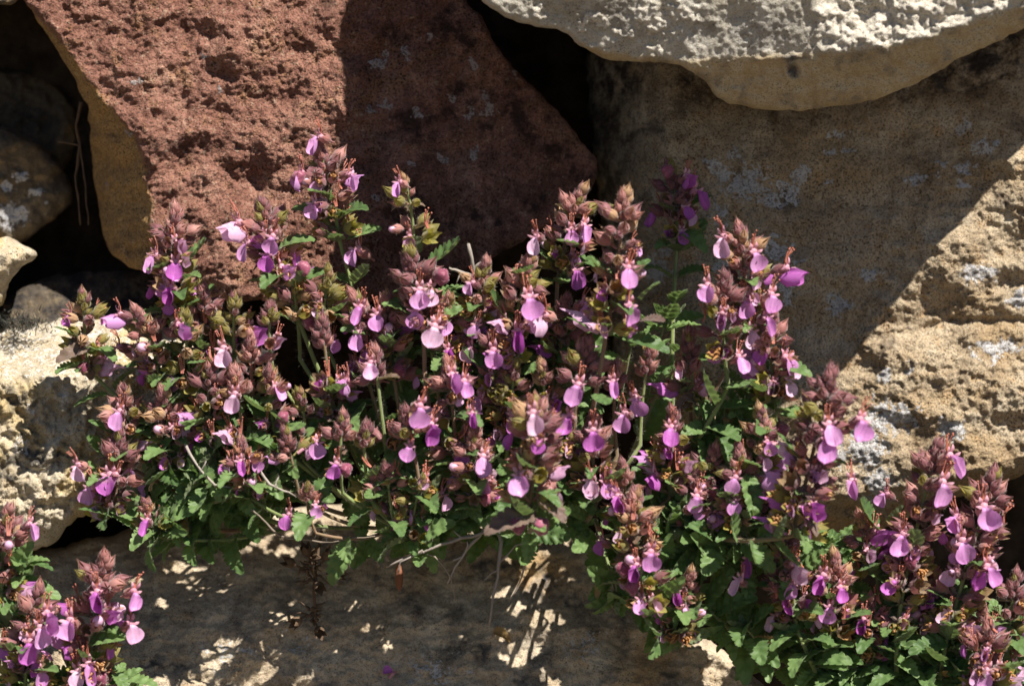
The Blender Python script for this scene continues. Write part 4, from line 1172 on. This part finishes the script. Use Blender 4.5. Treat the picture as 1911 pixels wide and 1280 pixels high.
for (i, x, y, h) in SHOOTS:
    R = random.Random(5000 + i)
    sp = SPIKES[i]
    right = x > 1430 or (x > 1280 and y > 1100)
    low_left = y > 1030 and x < 260
    rx, ry, rh = (955 + (x - 955) * .8, min(max(y + 40, 860), 970), -20)
    if right: rx, ry, rh = x + (1660 - x) * .35, y + 120, -20
    if low_left: rx, ry, rh = x - 30, y + 150, 40
    root = P(rx, ry, rh); tip = P(x, y, h)
    if pruned_along(tip - Vector((0, 0, .003)), Vector((0, 0, 1)), .006): continue
    ctl = P((x + rx) / 2, (y + ry) / 2 - 10, h * .9 + 10)
    pts = curve(root, ctl, tip, 14)
    t = empty('leafy_shoot', root)
    tag(t, 'flowerless green leafy shoot below the ' + sp[7].split(',')[0], 'leafy shoot', 'leafy shoots of the germander plants')
    if len(t['label'].split()) > 16: t['label'] = ' '.join(t['label'].replace('flowerless green leafy', 'flowerless').split()[:16])
    link('stem', stem_mesh(pts, .7, .2, 3.5, M['stem_green'], 900 + i, root), t)
    leaf_pairs(t, pts, R, 6 if (y > 900 and 600 < x < 1100) else 9, 1.12, .35 if y > 900 else .25, 1.0)
    ax = (pts[-1] - pts[-2]).normalized(); e1 = ax.cross(Vector((0, 1, .2))).normalized(); e2 = ax.cross(e1)
    for k in range(5):                                           # young leaves closing over the tip
        a = k * 2.4 + R.uniform(-.3, .3)
        d = ax * 1.0 + (e1 * math.cos(a) + e2 * math.sin(a)) * (.25 + .16 * k)
        if not pruned_along(pts[-1], d, .007): place('leaf', R.choice(LEAF), t, pts[-1] - ax * .0004 * k, rot(d, e1 * -math.cos(a) - e2 * math.sin(a) + Vector((0, 0, .01))), .42 + .09 * k)
    if R.random() < .35:
        a = pts[-4]
        place('dry_leaf', R.choice(LEAFD), t, a, rot(Vector((R.uniform(-1, 1), -1, -.4)), Vector((0, -.5, 1))), R.uniform(.7, 1))

# ------------------------------------------------------------------ dead stalks and twigs
def twig(name, paths, mat, label, cat, seed, hairs=0.0):
    R = random.Random(seed)
    org = P(*paths[0][0][:3]); mb = MB()
    for path, r0, r1 in [(p[0:-2], p[-2], p[-1]) for p in paths]:
        pts = []
        for a, b in zip(path[:-1], path[1:]):
            A, B = P(*a), P(*b); n = max(2, int((B - A).length / .0025))
            for k in range(n):
                j = Vector((R.uniform(-1, 1), R.uniform(-1, 1), R.uniform(-1, 1))) * .00028
                pts.append(A.lerp(B, k / n) + j)
        pts.append(P(*path[-1]))
        q = [(p - org) / MM for p in pts]
        n = len(q)
        mb.tube(q, [(r0 + (r1 - r0) * i / (n - 1)) * R.uniform(.8, 1.25) for i in range(n)], 6, 0)
        for i in range(n):
            if R.random() < .25 and i < n * .8: mb.ball(q[i], (r0 + r1) * .55, 0, 6, 4)
        for _ in range(int(n * hairs)):
            i = R.randrange(n); mb.hair(q[i], (R.uniform(-1, 1), R.uniform(-1, 1), R.uniform(-1, 1)), R.uniform(.5, 1.4), .02, 0, R)
    me = mb.mesh(name, [mat])
    o = link(name, me); o.location = org
    return tag(o, label, cat, 'dead stalks in and under the cushion')


twig('dry_twig', [[(1000, 970, 225), (940, 988, 250), (860, 1003, 262), (790, 1028, 262), (722, 1058, 250), .5, .28], [(790, 1028, 262), (748, 1050, 275), (742, 1070, 270), .28, .16], [(860, 1003, 262), (846, 990, 268), .25, .15]], M['twig_pale'], 'long thin grey twig slanting down left over the lower slab', 'twig', 1)
twig('dry_twig', [[(925, 975, 240), (935, 1010, 255), (930, 1060, 250), (922, 1110, 235), (912, 1168, 220), .55, .25], [(931, 1050, 250), (962, 1018, 268), (985, 1010, 270), .25, .15], [(930, 1062, 250), (906, 1080, 245), .28, .14], [(918, 1130, 230), (924, 1118, 236), .2, .12]], M['twig_pale'], 'forked grey twig hanging straight down over the lower slab', 'twig', 2)
twig('dry_twig', [[(905, 985, 235), (880, 1015, 245), (858, 1045, 240), (835, 1088, 225), .5, .2], [(870, 1028, 243), (872, 1010, 255), .3, .15], [(860, 1040, 240), (845, 1046, 246), .3, .15]], M['twig_pale'], 'short twig between the slanting and the hanging twig', 'twig', 3)
twig('dry_twig', [[(995, 985, 235), (985, 1035, 245), (975, 1075, 230), (952, 1118, 215), .36, .16]], M['twig_pale'], 'thin curved twig to the right of the hanging forked twig', 'twig', 4)
twig('dry_twig', [[(470, 950, 250), (520, 1000, 235), (600, 1012, 225), (700, 1000, 230), .3, .16]], M['twig'], 'hair thin runner trailing under the left half of the cushion', 'twig', 9)
twig('dry_twig', [[(760, 1020, 240), (812, 1040, 250), (840, 1075, 240), (850, 1120, 220), .24, .12]], M['twig'], 'hair thin dark twig just left of the short twig', 'twig', 10)
twig('dry_stalk', [[(905, 560, 160), (885, 520, 190), (880, 480, 210), (874, 455, 215), .95, .5], [(885, 505, 195), (897, 490, 205), .6, .3], [(888, 515, 190), (850, 505, 205), (838, 500, 205), .45, .3], [(862, 508, 205), (852, 528, 210), .4, .15]], M['twig_pale'], 'bleached dead stalk poking up before the dark red stone', 'stalk', 5, 5)
twig('dry_stalk', [[(345, 830, 220), (375, 880, 250), (400, 905, 255), (450, 915, 250), .4, .3], [(375, 880, 250), (385, 860, 255), .25, .15]], M['twig_pale'], 'thin grey fuzzy stalk curving among the left green leaves', 'stalk', 6, 9)
twig('dry_stalk', [[(485, 878, 265), (505, 902, 270), (530, 915, 270), (550, 925, 262), .4, .22], [(515, 908, 270), (520, 890, 272), .3, .15]], M['twig_pale'], 'pale woolly dead stalk below the small magenta sprig', 'stalk', 7, 16)
twig('root', [[(152, 190, -120), (140, 235, -130), (150, 270, -140), (142, 330, -150), (150, 420, -160), .45, .25], [(150, 270, -140), (108, 264, -130), .3, .2], [(148, 275, -140), (160, 345, -150), (165, 420, -160), .35, .2]], M['brown'], 'thin pale roots hanging in the dark gap left of the red block', 'root', 8)


# withered flower head over the lower slab
R = random.Random(77)
t = empty('withered_head', P(590, 1090, 90)); tag(t, 'withered brown seed head hanging on its dry stalk over the lower slab', 'seed head')
mb = MB(); o = t.location
mb.tube([(P(*p) - o) / MM for p in ((600, 990, 60), (592, 1040, 70), (585, 1100, 90), (590, 1160, 95))], [.5, .45, .5, .35], 6, 0)
for _ in range(34):
    a = P(585 + R.uniform(-8, 8), R.choice((R.uniform(1030, 1085), R.uniform(1030, 1085), R.uniform(1135, 1175))), 85); p = [(a - o) / MM]
    d = Vector((R.uniform(-1, 1), R.uniform(-1, .3), R.uniform(-.8, .8)))
    for k in range(4): p.append(p[-1] + d * R.uniform(.8, 1.5) + Vector((R.uniform(-.6, .6), R.uniform(-.6, .6), R.uniform(-.6, .6))))
    mb.tube(p, [.3, .45, .4, .28, .1], 5, 0)
link('dry_stalk', mb.mesh('dry_stalk', [M['brown']]), t)
for k, (x, y) in enumerate(((560, 1058), (578, 1045), (600, 1050), (612, 1070), (590, 1080), (570, 1150), (590, 1165))):
    place('dry_calyx', calyx_mesh('dry_calyx', M['brown'], 3.4, 1.8, 1.7, .8, 500 + k, 12), t, P(x, y, 95), rot(Vector((x - 585, -14, 1070 - y if k < 5 else -8)), Vector((0, 0, 1))), .85)
# one more bleached calyx stuck at the cushion edge, and a husk on the slab
mb = MB(); calyx_into(mb, 3.2, 2.0, 1.6, .9, 9, hairs=10)
o = link('dry_calyx', mb.mesh('dry_calyx', [M['twig_pale'], M['hair']])); o.matrix_world = Matrix.Translation(P(690, 1022, 150)) @ (rot((.6, -.5, -.5), (0, 0, 1))).to_4x4()
tag(o, 'bleached empty calyx caught at the cushion bottom above the lower slab', 'calyx')
mb = MB(); mb.ball((0, 0, 0), 1.5, 0, 10, 8, (.75, .7, 2.6)); mb.ball((.2, -.4, .4), 1.1, 0, 8, 6, (.8, .7, 2.2))
o = link('husk', mb.mesh('husk', [M['husk']])); o.location = P(745, 1076, 50)
tag(o, 'small reddish brown husk hanging over the lower slab', 'husk')

hh = float(lower_depth(np.array([935.0]), np.array([1180.0]))[0])
o = link('dry_leaf', LEAFD[0]); o.matrix_world = Matrix.Translation(P(920, 1180, hh + 14)) @ (rot((1, -.2, -.15), (0, -.8, .6)) * .62).to_4x4()
tag(o, 'curled brown dead leaf lying on the lower slab below the hanging twig', 'dead leaf')
hh = float(lower_depth(np.array([722.0]), np.array([1274.0]))[0])
o = link('fallen_petal', CORO[1][2]); o.matrix_world = Matrix.Translation(P(722, 1274, hh + 12) - Vector((0, -.003, 0))) @ (rot((.2, -.5, .9), (.9, .3, .2)) * .5).to_4x4()
tag(o, 'single pink fallen flower lying on the lower slab at the bottom edge', 'petal')
# dark moss tuft on the cream block
mb = MB(); R = random.Random(5); c = P(34, 606, -40)
for _ in range(420):
    a = Vector((R.gauss(0, 4.2), R.gauss(0, 2.2), R.gauss(0, 1.6)))
    mb.hair(a, (R.uniform(-.6, .6), R.uniform(-1, .2), R.uniform(0, 1)), R.uniform(1.2, 2.6), .16, 0, R)
o = link('moss_tuft', mb.mesh('moss_tuft', [M['moss']])); o.location = c
tag(o, 'dark grey moss tuft on the back edge of the cream block', 'moss')

# ------------------------------------------------------------------ light, sky, camera
w = bpy.data.worlds.new("World"); scene.world = w; w.use_nodes = True
nt = w.node_tree
bg = nt.nodes['Background']
sky = nt.nodes.new('ShaderNodeTexSky'); sky.sky_type = 'NISHITA'; sky.sun_disc = False; sky.altitude = 1800; sky.air_density = 0.6; sky.dust_density = 0.2
el = math.asin(SUN.z)
sky.sun_elevation = el; sky.sun_rotation = math.atan2(SUN.x, SUN.y)
nt.links.new(sky.outputs[0], bg.inputs['Color'])
bg.inputs['Strength'].default_value = 0.05
sl = bpy.data.lights.new('sun', 'SUN'); sl.energy = 5.0; sl.angle = math.radians(0.53); sl.color = (1.0, 0.94, 0.85)
so = bpy.data.objects.new('sun', sl); COL.objects.link(so)
so.rotation_euler = SUN.to_track_quat('Z', 'Y').to_euler(); so.location = SUN * 3

cam = bpy.data.cameras.new('camera'); co = bpy.data.objects.new('camera', cam); COL.objects.link(co)
co.location = (0, -D, 0); co.rotation_euler = (math.radians(90), 0, 0)
cam.sensor_width = 36; cam.lens = 36 * D / (1911 * S)
cam.clip_start = 0.02; cam.clip_end = 60
cam.dof.use_dof = True; cam.dof.focus_distance = D - 150 * S; cam.dof.aperture_fstop = 11.0
scene.camera = co
scene.view_settings.view_transform = 'Standard'; scene.view_settings.look = 'None'
scene.view_settings.exposure = 1.0; scene.view_settings.gamma = 1.0
scene.cycles.max_bounces = 8; scene.cycles.transparent_max_bounces = 8
